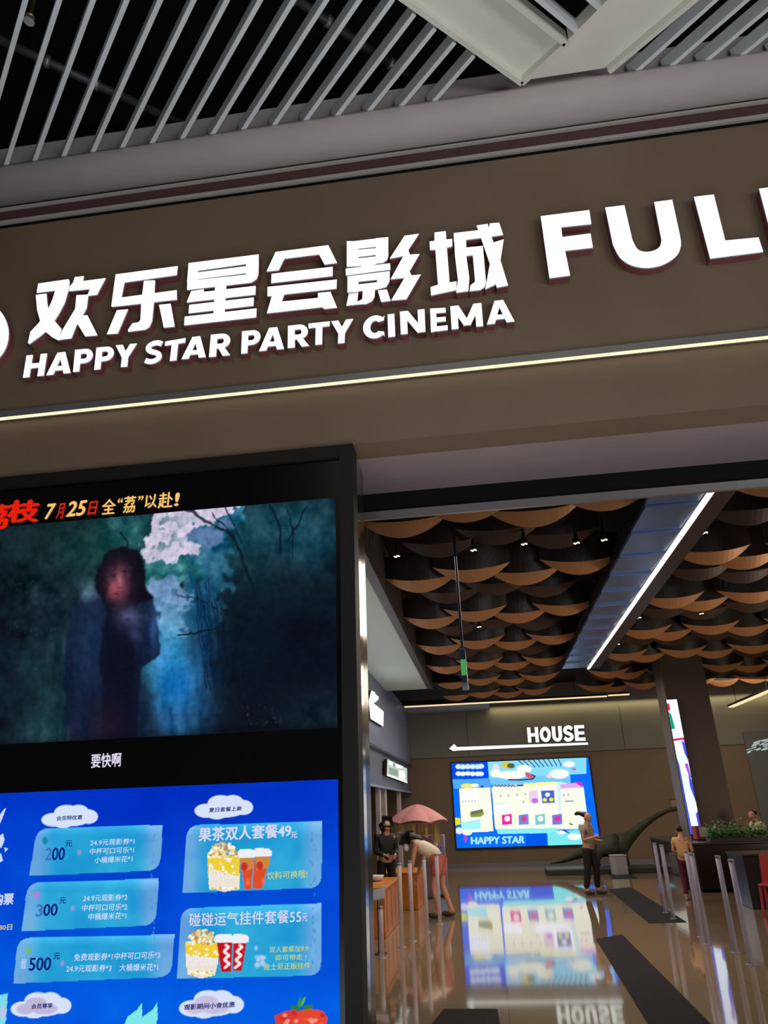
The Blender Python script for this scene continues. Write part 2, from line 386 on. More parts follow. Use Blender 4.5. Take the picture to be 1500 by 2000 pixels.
def smooth(pts, n=5):
    out = []
    for i in range(len(pts)-1):
        p0 = pts[max(i-1, 0)]; p1 = pts[i]; p2 = pts[i+1]; p3 = pts[min(i+2, len(pts)-1)]
        for k in range(n):
            t = k/n
            out.append(tuple(0.5*(2*p1[j]+(-p0[j]+p2[j])*t+(2*p0[j]-5*p1[j]+4*p2[j]-p3[j])*t*t+(-p0[j]+3*p1[j]-3*p2[j]+p3[j])*t**3) for j in (0, 1)))
    return out+[pts[-1]]
def Z(ox, oy, s): return lambda pl: [(ox+x/s, oy+y/s) for x, y in pl]
z1 = Z(40, 520, 4.6875); z2 = Z(350, 460, 4.6875); z3 = Z(670, 420, 4.4118); z4 = Z(1040, 350, 3.26087)
G1 = 'illuminated Chinese characters on the fascia'
letter('sign_character', 'glowing white Chinese character 欢 at the left end of the cinema sign', list(map(z1, [
    [(162,158),(440,118),(450,140),(440,215),(405,335),(355,430),(310,500),(230,598),(160,655),(80,712),(68,700),(90,600),(165,520),(240,420),(290,310),(318,222),(148,243)],
    [(140,262),(238,250),(244,330),(256,405),(310,498),(375,572),(350,680),(290,650),(225,595),(185,520),(152,400)],
    [(498,98),(580,90),(572,135),(780,108),(700,260),(610,272),(635,208),(445,228),(447,190),(480,150)],
    [(512,265),(622,258),(606,380),(570,450),(512,540),(465,660),(350,674),(380,590),(440,490),(500,390)],
    [(548,452),(612,448),(705,632),(592,642),(520,525)]])), G1)
letter('sign_character', 'glowing white Chinese character 乐, second of the cinema sign', list(map(z1, [
    [(872,74),(1440,-2),(1430,80),(955,148),(860,165)],
    [(871,76),(960,132),(952,150),(925,282),(925,362),(835,372),(832,360),(858,165)],
    [(915,287),(1430,218),(1432,305),(835,372),(832,355),(850,290)],
    [(1130,132),(1232,128),(1222,330),(1205,500),(1180,555),(1140,580),(985,600),(985,580),(1025,522),(1080,512),(1098,490),(1105,330)],
    [(882,402),(985,393),(890,615),(790,622)], [(1268,352),(1375,342),(1412,552),(1312,562)]])), G1)
letter('sign_character', 'glowing white Chinese character 星, third of the cinema sign', list(map(z2, [
    [(85,252),(728,172),(727,243),(612,260),(170,322),(80,332)], [(80,322),(172,310),(167,412),(72,428)], [(612,255),(728,240),(725,350),(720,368),(612,382)],
    [(168,337),(613,280),(613,344),(166,400)], [(74,416),(612,358),(726,345),(710,395),(660,430),(72,498)], [(330,440),(432,430),(412,745),(310,755)],
    [(110,508),(225,490),(225,515),(700,460),(697,540),(70,612),(72,600)], [(92,634),(683,566),(680,642),(85,712)], [(50,742),(708,666),(705,748),(45,822)]])), G1)
letter('sign_character', 'glowing white Chinese character 会, fourth of the cinema sign', list(map(z2, [
    [(882,150),(1365,88),(1445,250),(1330,265),(1280,172),(962,212),(910,318),(800,328)], [(845,350),(1405,285),(1405,370),(842,435)],
    [(808,470),(1443,402),(1440,485),(808,556)], [(850,545),(962,535),(938,608),(860,700),(802,712)],
    [(900,608),(1270,570),(1270,525),(1385,514),(1445,660),(1325,672),(1310,655),(802,712),(840,620)]])), G1)
letter('sign_character', 'glowing white Chinese character 影 with a lightning stroke, fifth of the cinema sign', list(map(z3, [
    [(32,232),(390,190),(390,262),(32,300)], [(32,225),(132,225),(132,440),(32,445)], [(282,200),(390,190),(390,350),(380,385),(345,410),(282,418)],
    [(130,299),(284,285),(284,342),(130,361)], [(130,373),(284,356),(284,425),(130,440)], [(158,425),(264,412),(264,470),(155,480)], [(22,462),(405,415),(408,470),(25,520)],
    [(38,528),(403,483),(402,545),(38,583)], [(38,570),(132,560),(132,662),(38,668)], [(292,550),(402,540),(400,570),(370,620),(300,638),(292,640)], [(130,597),(295,578),(295,640),(130,655)],
    [(170,650),(275,638),(272,700),(250,740),(200,765),(120,770),(125,745),(165,725)], [(50,678),(130,670),(120,770),(28,780)], [(300,650),(378,640),(410,738),(328,748)],
    [(530,178),(655,160),(562,300),(577,340),(660,335),(572,485),(592,520),(670,512),(545,725),(415,735),(530,540),(410,552),(520,352),(402,375)]])), G1)
letter('sign_character', 'glowing white Chinese character 城, last of the cinema sign before the word FULL', list(map(z3, [
    [(788,150),(885,138),(890,210),(940,205),(942,268),(895,280),(918,580),(978,570),(978,645),(758,692),(755,620),(818,600),(795,298),(750,300),(745,228),(788,222)],
    [(955,155),(1060,145),(1062,350),(1088,540),(1080,655),(975,668),(990,560),(965,350)], [(955,155),(1165,130),(1200,195),(1058,213),(955,225)],
    [(1060,280),(1205,265),(1232,580),(1220,620),(1180,645),(1090,655),(1098,605),(1138,575),(1118,345),(1060,352)],
    [(1150,90),(1245,75),(1280,190),(1360,400),(1422,605),(1325,625),(1265,420),(1190,200)], [(1255,115),(1265,72),(1345,65),(1380,170),(1275,185)],
    [(1300,235),(1385,208),(1355,400),(1310,600),(1225,638),(1240,560),(1265,420)]])), G1)
G2 = 'large illuminated letters of the word FULL'
letter('sign_letter', 'large glowing white letter F on the bronze fascia', [z4([(52,235),(362,196),(375,285),(183,305),(190,368),(370,345),(385,435),(208,455),(240,612),(108,630)])], G2)
letter('sign_letter', 'large glowing white letter U on the bronze fascia', [z4([(463,180),(585,165)]+smooth([(636,385),(668,443),(715,462),(770,455),(810,430),(822,388)])+[(775,145),(890,130)]+smooth([(940,360),(945,425),(918,487),(845,538),(765,561),(690,562),(612,540),(552,492),(512,415)]))], G2)
Lp = [(1028,112),(1155,97),(1228,390),(1440,370),(1470,462),(1132,505)]
letter('sign_letter', 'large glowing white letter L right after the letter U', [z4(Lp)], G2)
letter('sign_letter', 'large glowing white letter cut by the right edge of the photo', [z4([(x+415, y-52) for x, y in Lp])], G2)

def ringp(cx, cy, rx, ry, ix, iy, a0, a1, n=12):
    out = [(cx+rx*math.cos(math.radians(a0+(a1-a0)*i/n)), cy+ry*math.sin(math.radians(a0+(a1-a0)*i/n))) for i in range(n+1)]
    inn = [(cx+ix*math.cos(math.radians(a1-(a1-a0)*i/n)), cy+iy*math.sin(math.radians(a1-(a1-a0)*i/n))) for i in range(n+1)]
    return out+inn
def stroke(pts, w, wx=None):
    wx = wx or w; L = []; R = []
    for i, p in enumerate(pts):
        a = pts[max(i-1, 0)]; c = pts[min(i+1, len(pts)-1)]; d = math.hypot(c[0]-a[0], c[1]-a[1]); nx, ny = -(c[1]-a[1])/d, (c[0]-a[0])/d
        L.append((p[0]+nx*wx/2, p[1]+ny*w/2)); R.append((p[0]-nx*wx/2, p[1]-ny*w/2))
    return L+R[::-1]
P_ = [[(0,0),(.34,0),(.34,1),(0,1)], [(.2,1),(.56,1),(.56,.79),(.2,.79)], [(.2,.35),(.56,.35),(.56,.56),(.2,.56)], ringp(.55,.675,.45,.325,.13,.115,-90,90)]
GL = {
 'H': [[(0,0),(.31,0),(.31,1),(0,1)], [(.69,0),(1,0),(1,1),(.69,1)], [(.25,.39),(.75,.39),(.75,.61),(.25,.61)]],
 'A': [[(0,0),(.29,0),(.56,.9),(.56,1),(.34,1)], [(1,0),(.71,0),(.44,.9),(.44,1),(.66,1)], [(.2,.17),(.8,.17),(.72,.37),(.28,.37)]],
 'P': P_, 'R': P_+[[(.36,.45),(.70,.42),(1.02,0),(.66,0)]],
 'Y': [[(0,1),(.33,1),(.64,.46),(.36,.40)], [(1,1),(.67,1),(.36,.46),(.64,.40)], [(.35,0),(.65,0),(.65,.48),(.35,.48)]],
 'S': [stroke(smooth([(.93,.83),(.72,.9),(.46,.9),(.23,.82),(.16,.7),(.26,.58),(.5,.5),(.74,.42),(.84,.3),(.77,.18),(.54,.1),(.28,.1),(.05,.17)]), .22, .30)],
 'T': [[(0,1),(1,1),(1,.79),(0,.79)], [(.34,0),(.66,0),(.66,.9),(.34,.9)]],
 'C': [ringp(.56,.5,.56,.5,.22,.27,48,312,18), [(.93,.87),(1.0,.97),(.98,.75),(.70,.70)], [(.93,.13),(1.0,.03),(.98,.25),(.70,.30)]],
 'I': [[(0,0),(1,0),(1,1),(0,1)]],
 'N': [[(0,0),(.28,0),(.28,1),(0,1)], [(.72,0),(1,0),(1,1),(.72,1)], [(0,1),(.32,1),(1,0),(.68,0)]],
 'E': [[(0,0),(.36,0),(.36,1),(0,1)], [(.2,.79),(.95,.79),(.95,1),(.2,1)], [(.2,.4),(.92,.4),(.92,.6),(.2,.6)], [(.2,0),(1,0),(1,.21),(.2,.21)]],
 'M': [[(0,0),(.22,0),(.22,1),(0,1)], [(.78,0),(1,0),(1,1),(.78,1)], [(0,1),(.26,1),(.62,.1),(.40,.1)], [(1,1),(.74,1),(.38,.1),(.60,.1)]],
}
def P1(x, y): return (40+x/4.6875, 520+y/4.6875)
def P2(x, y): return (350+x/4.6875, 460+y/4.6875)
def P3(x, y): return (670+x/4.4118, 420+y/4.4118)
LET = [('H', 'HAPPY', 'first letter', [P1(55,817),P1(243,798),P1(212,1000),P1(22,1020)]),
 ('A', 'HAPPY', 'second letter', [P1(262,800),P1(485,775),P1(458,975),P1(235,998)]),
 ('P', 'HAPPY', 'third letter', [P1(500,765),P1(668,748),P1(650,950),P1(480,968)]),
 ('P', 'HAPPY', 'fourth letter', [P1(695,745),P1(862,728),P1(840,930),P1(674,948)]),
 ('Y', 'HAPPY', 'last letter', [P1(872,724),P1(1066,706),P1(1045,912),P1(850,928)]),
 ('S', 'STAR', 'first letter', [P1(1150,692),P1(1308,675),P1(1290,880),P1(1130,897)]),
 ('T', 'STAR', 'second letter', [(322.7,667),(362.4,660),(358,702),(318,706.5)]),
 ('A', 'STAR', 'third letter', [P2(45,937),P2(268,912),P2(243,1112),P2(20,1132)]),
 ('R', 'STAR', 'last letter', [P2(290,908),P2(470,890),P2(462,1095),P2(272,1112)]),
 ('P', 'PARTY', 'first letter', [P2(575,877),P2(748,858),P2(735,1062),P2(567,1082)]),
 ('A', 'PARTY', 'second letter', [P2(745,852),P2(975,830),P2(960,1036),P2(730,1058)]),
 ('R', 'PARTY', 'third letter', [P2(996,826),P2(1175,806),P2(1186,1010),P2(993,1030)]),
 ('T', 'PARTY', 'fourth letter', [P2(1184,806),P2(1378,785),P2(1374,988),P2(1180,1007)]),
 ('Y', 'PARTY', 'last letter', [(646.5,627.5),(690,622.5),(688,668),(645,672)]),
 ('C', 'CINEMA', 'first letter', [P3(172,877),P3(356,855),P3(358,1052),P3(172,1074)]),
 ('I', 'CINEMA', 'second letter', [P3(384,856),P3(442,850),P3(450,1044),P3(390,1052)]),
 ('N', 'CINEMA', 'third letter', [P3(490,832),P3(702,810),P3(710,1006),P3(498,1028)]),
 ('E', 'CINEMA', 'fourth letter', [P3(750,806),P3(890,798),P3(903,988),P3(758,1008)]),
 ('M', 'CINEMA', 'fifth letter', [P3(924,786),P3(1192,757),P3(1208,954),P3(936,985)]),
 ('A', 'CINEMA', 'last letter', [P3(1225,748),P3(1460,722),P3(1478,915),P3(1240,942)])]
for ch, word, pos, q in LET:
    letter('sign_letter', 'small glowing white letter %s, %s of the word %s' % (ch, pos, word), [[bil(q, u, v) for u, v in pl] for pl in GL[ch]], 'small illuminated letters of HAPPY STAR PARTY CINEMA')
ringc = (-38, 652)
letter('sign_emblem', 'glowing white ring emblem at the left end of the cinema sign', [ringp(-38, 652, 55, 62, 38, 45, 0, 180, 20), ringp(-38, 652, 55, 62, 38, 45, 180, 360, 20)], None, 'sign emblem')

# ================================================================== FACADE LED DISPLAY
T = thing('led_display', 'huge wall display showing a dark film scene above a blue snack price board', 'display screen', (0, 4.12, 0.2))
org = Vector((0, 4.12, 0.2))
def part_at(o): 
    o.parent = T; o.location = -org; return o
fx0, fx1, fz0, fz1 = -3.85, -0.681, 0.2, 3.862
for (a, b2, c, d) in ((fx0, fx1, 3.775, fz1), (fx0, fx1, fz0, 0.30), (-0.768, fx1, 0.30, 3.775), (fx0, -3.78, 0.30, 3.775)):
    part_at(box('frame', a, b2, 3.975, 4.118, c, d, M_dark))
part_at(box('screen_panel', -3.78, -0.768, 4.0, 4.06, 0.30, 3.775, mat('screen_black', (4, 4, 5), 0.25, 0, 0.5)))
YS = 3.998
# film scene
pv = Paint(-3.5, -0.798, 2.133, 3.506, YS, 0.0058)
X, Y = pv.X, pv.Y
pv.C[:] = np.array([14, 22, 31])/255
n1 = fbm(X*1.0+400, Y*1.0+200, 60, 3)[..., None]; n2 = fbm(X+900, Y+300, 22, 11)[..., None]; n3 = fbm(X+700, Y*0.25+300, 14, 21)[..., None]
pv.C += (n1-0.5)*np.array([12, 40, 42])/255+(n2-0.5)*np.array([10, 30, 30])/255
pv.glow(170, 1075, 120, 70, np.clip(np.array([26, 72, 66])/255+(n2-0.5)*0.30, 0, 1), 0.75)
pv.glow(80, 1060, 150, 50, (24, 44, 48), 0.55)
pv.glow(80, 1150, 70, 60, np.clip(np.array([22, 40, 46])/255+(n2-0.5)*0.3, 0, 1), 0.6)
pv.glow(250, 1035, 60, 40, np.clip(np.array([40, 105, 110])/255+(n2-0.5)*0.4, 0, 1), 0.8)
pv.glow(130, 1330, 75, 130, np.clip(np.array([28, 62, 72])/255+(n3-0.5)*0.25, 0, 1), 0.75)
pv.glow(90, 1430, 60, 35, np.clip(np.array([34, 72, 84])/255+(n3-0.5)*0.3, 0, 1), 0.6)
for k, (tx, ty, tw) in enumerate(((430, 1060, 70), (520, 1040, 110), (600, 1050, 70))):
    pv.glow(tx, ty, tw, 75, np.clip(np.array([26, 76, 92])/255+(n2-0.5)*0.25+(n3-0.5)*0.15, 0, 1), 0.8)
pv.glow(500, 1130, 90, 60, (16, 46, 56), 0.5)
# pale sky gap and misty valley
w1 = fbm(X+50, Y+90, 22, 31, 5)-0.5; w2 = fbm(X+350, Y+190, 22, 41, 5)-0.5
Xo, Yo = pv.X, pv.Y; pv.X, pv.Y = X+w1*60, Y+w2*60
sky = np.clip(np.array([204, 196, 220])/255+(n2-0.5)*0.12, 0, 1)
pv.poly([(360,1040),(470,970),(476,1000),(440,1060),(448,1110),(410,1250),(372,1250),(352,1180)], np.clip(np.array([36, 100, 128])/255+(n2-0.5)*0.5, 0, 1), 0.85, 3)
pv.poly([(298,1010),(330,975),(476,950),(476,988),(420,1004),(396,1030),(374,1052),(386,1078),(330,1090),(276,1100),(284,1060)], sky, 1.0, 1)
pv.poly([(372,1050),(440,1010),(462,1024),(430,1060),(396,1076)], (112, 132, 180), 0.75, 3)
pv.poly([(270,1098),(345,1086),(395,1092),(408,1136),(330,1130),(285,1146)], np.clip(np.array([40, 112, 112])/255+(n2-0.5)*0.55, 0, 1), 0.95, 1)
pv.poly([(285,1138),(345,1128),(376,1170),(352,1240),(318,1250),(302,1200)], np.clip(np.array([132, 168, 212])/255+(n2-0.5)*0.4, 0, 1), 0.9, 2)
leaf = np.clip((fbm(X+11, Y+77, 13, 77, 3)-0.53)*9, 0, 1)
pv.blend(leaf*np.exp(-((X-375)/46)**2-((Y-1150)/62)**2)*0.9, (22, 82, 112))
pv.blend(leaf*np.exp(-((X-300)/50)**2-((Y-1040)/40)**2)*0.75, (20, 84, 90))
pv.X, pv.Y = X+w1*26, Y+w2*26
pv.glow(328, 1290, 50, 82, (74, 176, 222), 1.0); pv.glow(322, 1292, 20, 26, (110, 172, 250), 0.9); pv.glow(345, 1312, 28, 30, (66, 196, 204), 0.75)
pv.glow(360, 1352, 60, 66, np.clip(np.array([34, 118, 184])/255+(n3-0.5)*0.35, 0, 1), 0.9)
pv.glow(330, 1405, 62, 40, np.clip(np.array([44, 100, 148])/255+(n3-0.5)*0.3, 0, 1), 0.8); pv.ell(337, 1388, 5, 20, (18, 30, 60), 0.7, 0.6)
pv.glow(352, 1335, 44, 58, np.clip(np.array([20, 122, 204])/255+(n3-0.5)*0.3, 0, 1), 0.75); pv.glow(402, 1250, 24, 110, np.clip(np.array([22, 74, 124])/255+(n3-0.5)*0.3, 0, 1), 0.85)
pv.X, pv.Y = X+w1*12, Y+w2*12
r = random.Random(4)
for k in range(9):
    x0 = 384+k*6; pv.line([(x0, 1120+r.random()*60), (x0+4+r.random()*8, 1240), (x0+14+r.random()*14, 1345)], 2.4, (10, 22, 44), 0.6)
for pl, wd in (([(365,995),(410,1020),(455,1050),(480,1105),(496,1150)], 6), ([(415,1000),(440,1030),(458,1055)], 3), ([(440,985),(455,1020),(470,1060)], 3), ([(530,985),(545,1030),(548,1080)], 5), ([(600,990),(560,1060)], 3), ([(560,990),(575,1040),(570,1090)], 3), ([(345,1160),(400,1175),(430,1200)], 2), ([(345,1240),(380,1238),(420,1228)], 4), ([(236,1040),(250,1060),(246,1085)], 4)):
    pv.line(pl, wd, (10, 26, 38), 0.8)
# right dark wood
pv.glow(590, 1300, 150, 150, (11, 17, 28), 0.97); pv.glow(520, 1380, 110, 80, (14, 18, 28), 0.8); pv.glow(480, 1250, 60, 80, (10, 24, 44), 0.6)
pv.glow(620, 1400, 70, 60, np.clip(np.array([18, 38, 46])/255+(n2-0.5)*0.2, 0, 1), 0.6)
for k in range(40):
    x0 = 470+r.random()*80; y0 = 1355+r.random()*60
    pv.ell(x0, y0, 2+3*r.random(), 2+4*r.random(), (70, 72, 92), 0.45*r.random(), 0.8)
for k in range(70):
    x0 = 15+r.random()*95; y0 = r.choice((1135, 1215, 1225, 1290))+r.random()*22; pv.ell(x0, y0, 1.5+2*r.random(), 1.5+2*r.random(), (60, 90, 100), 0.35*r.random(), 0.8)
# the cloaked figure
pv.X, pv.Y = X+w1*16, Y+w2*16
pv.poly([(190,1150),(166,1158),(146,1186),(134,1230),(122,1330),(140,1480),(262,1480),(276,1300),(315,1282),(308,1220),(296,1166),(270,1135)], np.clip(np.array([18, 29, 52])/255+(n3-0.5)*0.06, 0, 1), 0.97, 2)
pv.glow(182, 1255, 34, 80, np.clip(np.array([26, 46, 80])/255+(n3-0.5)*0.1, 0, 1), 0.75); pv.glow(174, 1158, 15, 18, (96, 130, 152), 0.85)
pv.poly([(206,1180),(236,1190),(262,1240),(272,1470),(206,1470),(196,1300)], (13, 14, 30), 0.85, 9)
pv.glow(210, 1430, 40, 60, (36, 22, 42), 0.7); pv.glow(280, 1400, 20, 70, (16, 22, 44), 0.8)
pv.glow(300, 1225, 9, 46, (54, 92, 150), 0.7)
pv.poly([(186,1160),(190,1112),(207,1080),(238,1070),(270,1080),(284,1112),(283,1148),(300,1166),(284,1172),(262,1182),(235,1194),(206,1184)], (15, 15, 26), 1.0, 3)
pv.glow(231, 1138, 21, 34, (138, 74, 92), 1.0); pv.glow(224, 1152, 13, 18, (146, 70, 78), 0.85); pv.glow(248, 1128, 8, 18, (66, 38, 60), 0.75)
pv.ell(221, 1120, 9, 3.5, (46, 26, 42), 0.9, 0.7); pv.ell(243, 1117, 8, 3.5, (40, 24, 38), 0.9, 0.7); pv.glow(232, 1132, 4.5, 9, (160, 104, 114), 0.8); pv.ell(231, 1145, 6, 3, (70, 34, 48), 0.7, 0.8); pv.ell(227, 1160, 9, 3.5, (62, 24, 36), 0.85, 0.7); pv.glow(214, 1140, 5, 10, (150, 90, 100), 0.5)
pv.glow(252, 1205, 24, 20, (92, 92, 134), 0.85); pv.ell(250, 1212, 10, 8, (40, 40, 74), 0.7, 0.8); pv.glow(264, 1238, 14, 16, (64, 62, 106), 0.65)
pv.X, pv.Y = Xo, Yo
pv.C *= (0.86+0.28*fbm(X+33, Y+44, 8, 91, 2))[..., None]
pv.C *= np.clip((1462-(Y+(X-330)*0.055))/40, 0.25, 1)[..., None]**0.5
PIC_F = part_at(pv.build('film_picture', screen_mat('film_picture_light', 1.0)))
# price board background
pb = Paint(-3.5, -0.797, 0.42, 1.868, YS, 0.0037)
X, Y = pb.X, pb.Y
g = np.clip((Y-1530)/430, 0, 1)[..., None]; nb = (fbm(X+500, Y+100, 90, 5)-0.5)[..., None]
pb.C[:] = (np.array([2, 52, 196])*(1-g)+np.array([3, 92, 226])*g)/255+nb*np.array([0.0, 0.10, 0.10])
pb.glow(560, 1560, 130, 30, (2, 44, 190), 0.5); pb.glow(250, 1585, 120, 50, (2, 40, 186), 0.5)
def smoothrect(tl, tr, br, bl, r=26):
    def lerp(a, b, d):
        L = math.hypot(b[0]-a[0], b[1]-a[1]); return (a[0]+(b[0]-a[0])*d/L, a[1]+(b[1]-a[1])*d/L)
    def corner(p, c, n):
        a = lerp(c, p, r); b = lerp(c, n, r); return [tuple(((1-t)**2*a[j]+2*t*(1-t)*c[j]+t*t*b[j]) for j in (0, 1)) for t in [i/6 for i in range(7)]]
    return corner(bl, tl, tr)+[tr]+corner(tr, br, bl)+[bl]
def card(tl, tr, br, bl):
    m = pb.pmask(smoothrect(tl, tr, br, bl)); xm = (tl[0]+bl[0])/2; xM = (tr[0]+br[0])/2; ym = (tl[1]+tr[1])/2; yM = (bl[1]+br[1])/2
    u = (X-xm)/(xM-xm); v = (Y-ym)/(yM-ym)
    e = np.clip(np.maximum(np.clip((0.17-u)/0.12, 0, 1), np.clip((u-0.82)/0.12, 0, 1)), 0, 1)[..., None]
    c = np.array([38, 160, 214])/255*(1-e)+np.array([106, 168, 222])/255*e+(fbm(X+200, Y+700, 60, 9)-0.5)[..., None]*np.array([.14, .16, .06])
    c = c+np.clip((0.2-v)/0.2, 0, 1)[..., None]*0.10
    pb.blend(m, np.clip(c, 0, 1))
card((72,1618),(318,1611),(312,1700),(57,1711)); card((54,1724),(310,1716),(304,1807),(42,1819)); card((35,1832),(341,1825),(334,1908),(26,1921))
card((365,1612),(629,1603),(628,1734),(357,1744)); card((354,1774),(628,1764),(627,1905),(346,1912))
def cloud(cx, cy, w, h, inner=None, sl=-0.05):
    for dx, dy, rx, ry in ((-.30,.10,.22,.30), (-.05,-.18,.24,.34), (.16,-.16,.20,.34), (.34,.04,.18,.32), (0,.16,.36,.26), (-.12,.22,.2,.26)):
        pb.ell(cx+dx*w, cy+dy*h+dx*w*sl, rx*w, ry*h, (214, 226, 250), 1, 0.08)
    if inner:
        for dx, dy, rx, ry in ((-.26,.10,.17,.22), (-.08,-.10,.2,.24), (.05,.12,.25,.24)): pb.ell(cx+dx*w, cy+dy*h+dx*w*sl, rx*w, ry*h, inner, 1, 0.2)
cloud(136, 1595, 108, 46); cloud(437, 1577, 112, 48); cloud(80, 1964, 116, 52, (190, 184, 218)); cloud(413, 1962, 124, 56, (196, 192, 222))
pb.ell(88, 1642, 6, 8, (24, 140, 176)); pb.ell(71, 1748, 6, 8, (176, 126, 222)); pb.ell(56, 1857, 5, 7, (110, 190, 110))
for x, y in ((155, 1665), (142, 1774), (122, 1882)): pb.ell(x, y, 6, 7, (160, 150, 214), 0.8, 0.5)
# popcorn tub and iced tea cups, upper right card
def tub(x0, x1, xb0, xb1, yt, ym, yb, tilt):
    w = x1-x0
    pb.poly([(x0, yt), (x1, yt+tilt), (xb1, yb), ((xb0+xb1)/2, yb+6), (xb0, yb-2)], (236, 226, 214))
    pb.poly([(x0, yt), (x1, yt+tilt), (x1-1, ym+tilt), (x0+1, ym)], (238, 206, 60))
    rr = random.Random(int(x0))
    for k in range(70): pb.ell(xb0+3+rr.random()*(xb1-xb0-6), ym+28+rr.random()*(yb-ym-28), 3, 2.6, rr.choice([(255,255,250), (250,240,190), (214,190,120)]), 1, 0.3)
    for k in range(12): pb.ell(x0+6+rr.random()*(w-12), yt+6+rr.random()*(ym-yt-6), 3, 3, (252, 246, 230), 1, 0.3)
    for k in range(90):
        a = rr.random()*PI; q = math.sqrt(rr.random()); pb.ell((x0+x1)/2+math.cos(a)*q*w*0.46, yt+4-math.sin(a)*q*28+tilt*0.5, 4, 3.4, rr.choice([(250,240,196), (226,184,110), (240,214,150), (196,144,84), (255,250,236)]), 1, 0.3)
tub(405, 468, 408, 468, 1668, 1706, 1736, 4)
def cup(x0, x1, yt, xb0, xb1, yb, kind):
    if kind == 'tea':
        pb.poly([(x0, yt), (x1, yt), (xb1, yb), (xb0, yb)], (222, 78, 40)); mid = yt+(yb-yt)*0.38
        pb.poly([(x0, yt), (x1, yt), (x1-2, mid), (x0+3, mid+6)], (204, 134, 66)); pb.ell((x0+x1)/2-5, mid-4, 7, 9, (196, 40, 40), 0.9); pb.ell((x0+x1)/2+2, yb-14, 6, 10, (244, 120, 90), 0.7, 0.7)
    else:
        pb.poly([(x0, yt), (x1, yt), (xb1, yb), (xb0, yb)], (196, 22, 32))
    pb.poly([(x0-4, yt-8), (x0+2, yt-14), (x1-2, yt-13), (x1+4, yt-7), (x1+3, yt+3), (x0-2, yt+4)], (236, 238, 248)); 
cup(468, 496, 1672, 478, 490, 1737, 'tea'); cup(498, 527, 1670, 493, 512, 1735, 'tea')
tub(362, 432, 366, 420, 1838, 1868, 1905, 4)
for k in range(14): pb.ell(500+r.random()*18, 1850+r.random()*36, 4+4*r.random(), 4+4*r.random(), (190, 206, 240), 0.7, 0.5)
cup(423, 453, 1838, 432, 451, 1898, 'cola'); cup(456, 482, 1838, 455, 472, 1897, 'cola')
for (xa, ya, xb, yb) in ((441,1846,443,1890), (468,1846,463,1890)):
    pts = [(xa+(xb-xa)*t+4*math.sin(t*17), ya+(yb-ya)*t) for t in [i/14 for i in range(15)]]; pb.line(pts, 5, (246, 232, 236)); pb.line([(p[0]+3, p[1]) for p in pts], 2, (246, 232, 236))
# pixel glitter at the card edges
for k in range(60):
    x0 = r.choice((610, 300, 298, 612))+r.random()*10-5; y0 = 1615+r.random()*280; pb.ell(x0, y0, 1.6, 2.2+3*r.random(), (60, 150, 214), 0.7, 0.4)
# splashes and red jelly drink along the bottom
for cx in (272, 302): pb.poly([(cx-34, 2010), (cx-22, 1985), (cx-4, 1972), (cx+5, 1958), (cx+6, 1985), (cx+2, 2010)], (126, 232, 238))
pb.poly([(-10, 1946), (15, 1940), (12, 1990), (6, 2020), (-20, 2020)], (120, 220, 236)); pb.ell(6, 1978, 6, 14, (190, 196, 230))
pb.poly([(536, 1984), (560, 1974), (581, 1972), (581, 2030), (545, 2030)], (214, 60, 50)); pb.poly([(580, 1976), (600, 1970), (630, 1974), (640, 1988), (632, 2030), (580, 2030)], (226, 70, 48))
for k in range(16): pb.ell(545+r.random()*88, 1978+r.random()*30, 6, 5, r.choice([(240,130,130), (196,36,36), (248,160,140), (230,96,60)]), 0.8, 0.4)
pb.ell(585, 1960, 3.4, 15, (56, 150, 60), 1, 0.3, 0.1); pb.ell(577, 1968, 12, 5, (40, 122, 70), 1, 0.3, 0.3); pb.ell(602, 1967, 12, 5, (50, 130, 70), 1, 0.3, -0.2); pb.ell(592, 1956, 3, 12, (90, 180, 80), 1, 0.3, 0.4)
# characters at the far left edge of the board
for pts in ([(-14,1612),(8,1580),(12,1578),(4,1600),(-6,1622)], [(-12,1640),(6,1628),(9,1640),(3,1656),(-8,1652)], [(8,1655),(16,1658),(10,1664)], [(-8,1662),(2,1668),(6,1682),(-2,1684)]): pb.poly(pts, (206, 220, 248))
PIC_B = part_at(pb.build('price_board_picture', screen_mat('price_board_light', 1.0)))
# captions on the display
def cap(name, items, rgb, s=1.0, dy=0.0, par=None):
    for body, q, bold in items:
        mb = MB(); text_patch(mb, body, q, lambda x, y: onY(x, y, YS-0.003-dy), bold)
        o = mb.build(name, emis('caption_'+name+'_%d_%d_%d' % rgb, rgb, s)); o.parent = PIC_F if name in ('title_caption', 'film_title', 'subtitle') else PIC_B
def sl(x0, y0, x1, h, k=-0.09, it=0.14):      # a sheared line patch: baseline start x0,y0, end x1, height h
    y1 = y0+(x1-x0)*k; dx = h*it
    return [(x0+dx, y0-h), (x1+dx, y1-h), (x1, y1), (x0, y0)]
cap('title_caption', [('7', sl(86,1014,101,29,-.09,.28), .03), ('25', sl(129,1009,163,29,-.09,.28), .03), ('全', sl(198,1005,224,29,-.09,.1), .02), ('“', sl(230,982,239,8), .02), ('荔', sl(240,1002,263,32,-.09,.1), .02), ('”', sl(270,977,279,8), .02), ('以', sl(282,993,305,26,-.09,.1), .02), ('赴', sl(308,993,336,30,-.09,.1), .02), ('!', sl(341,988,347,25,-.09,.14), .03)], (250, 196, 110))
cap('title_caption', [('月', sl(109,1013,122,29,-.09,.2), .03), ('日', sl(171,1006,186,26,-.09,.2), .03)], (196, 38, 22))
cap('film_title', [('荔', sl(-42,1034,13,46,-.05,.16), .05), ('枝', sl(14,1020,72,42,-.02,.16), .05)], (226, 34, 14))
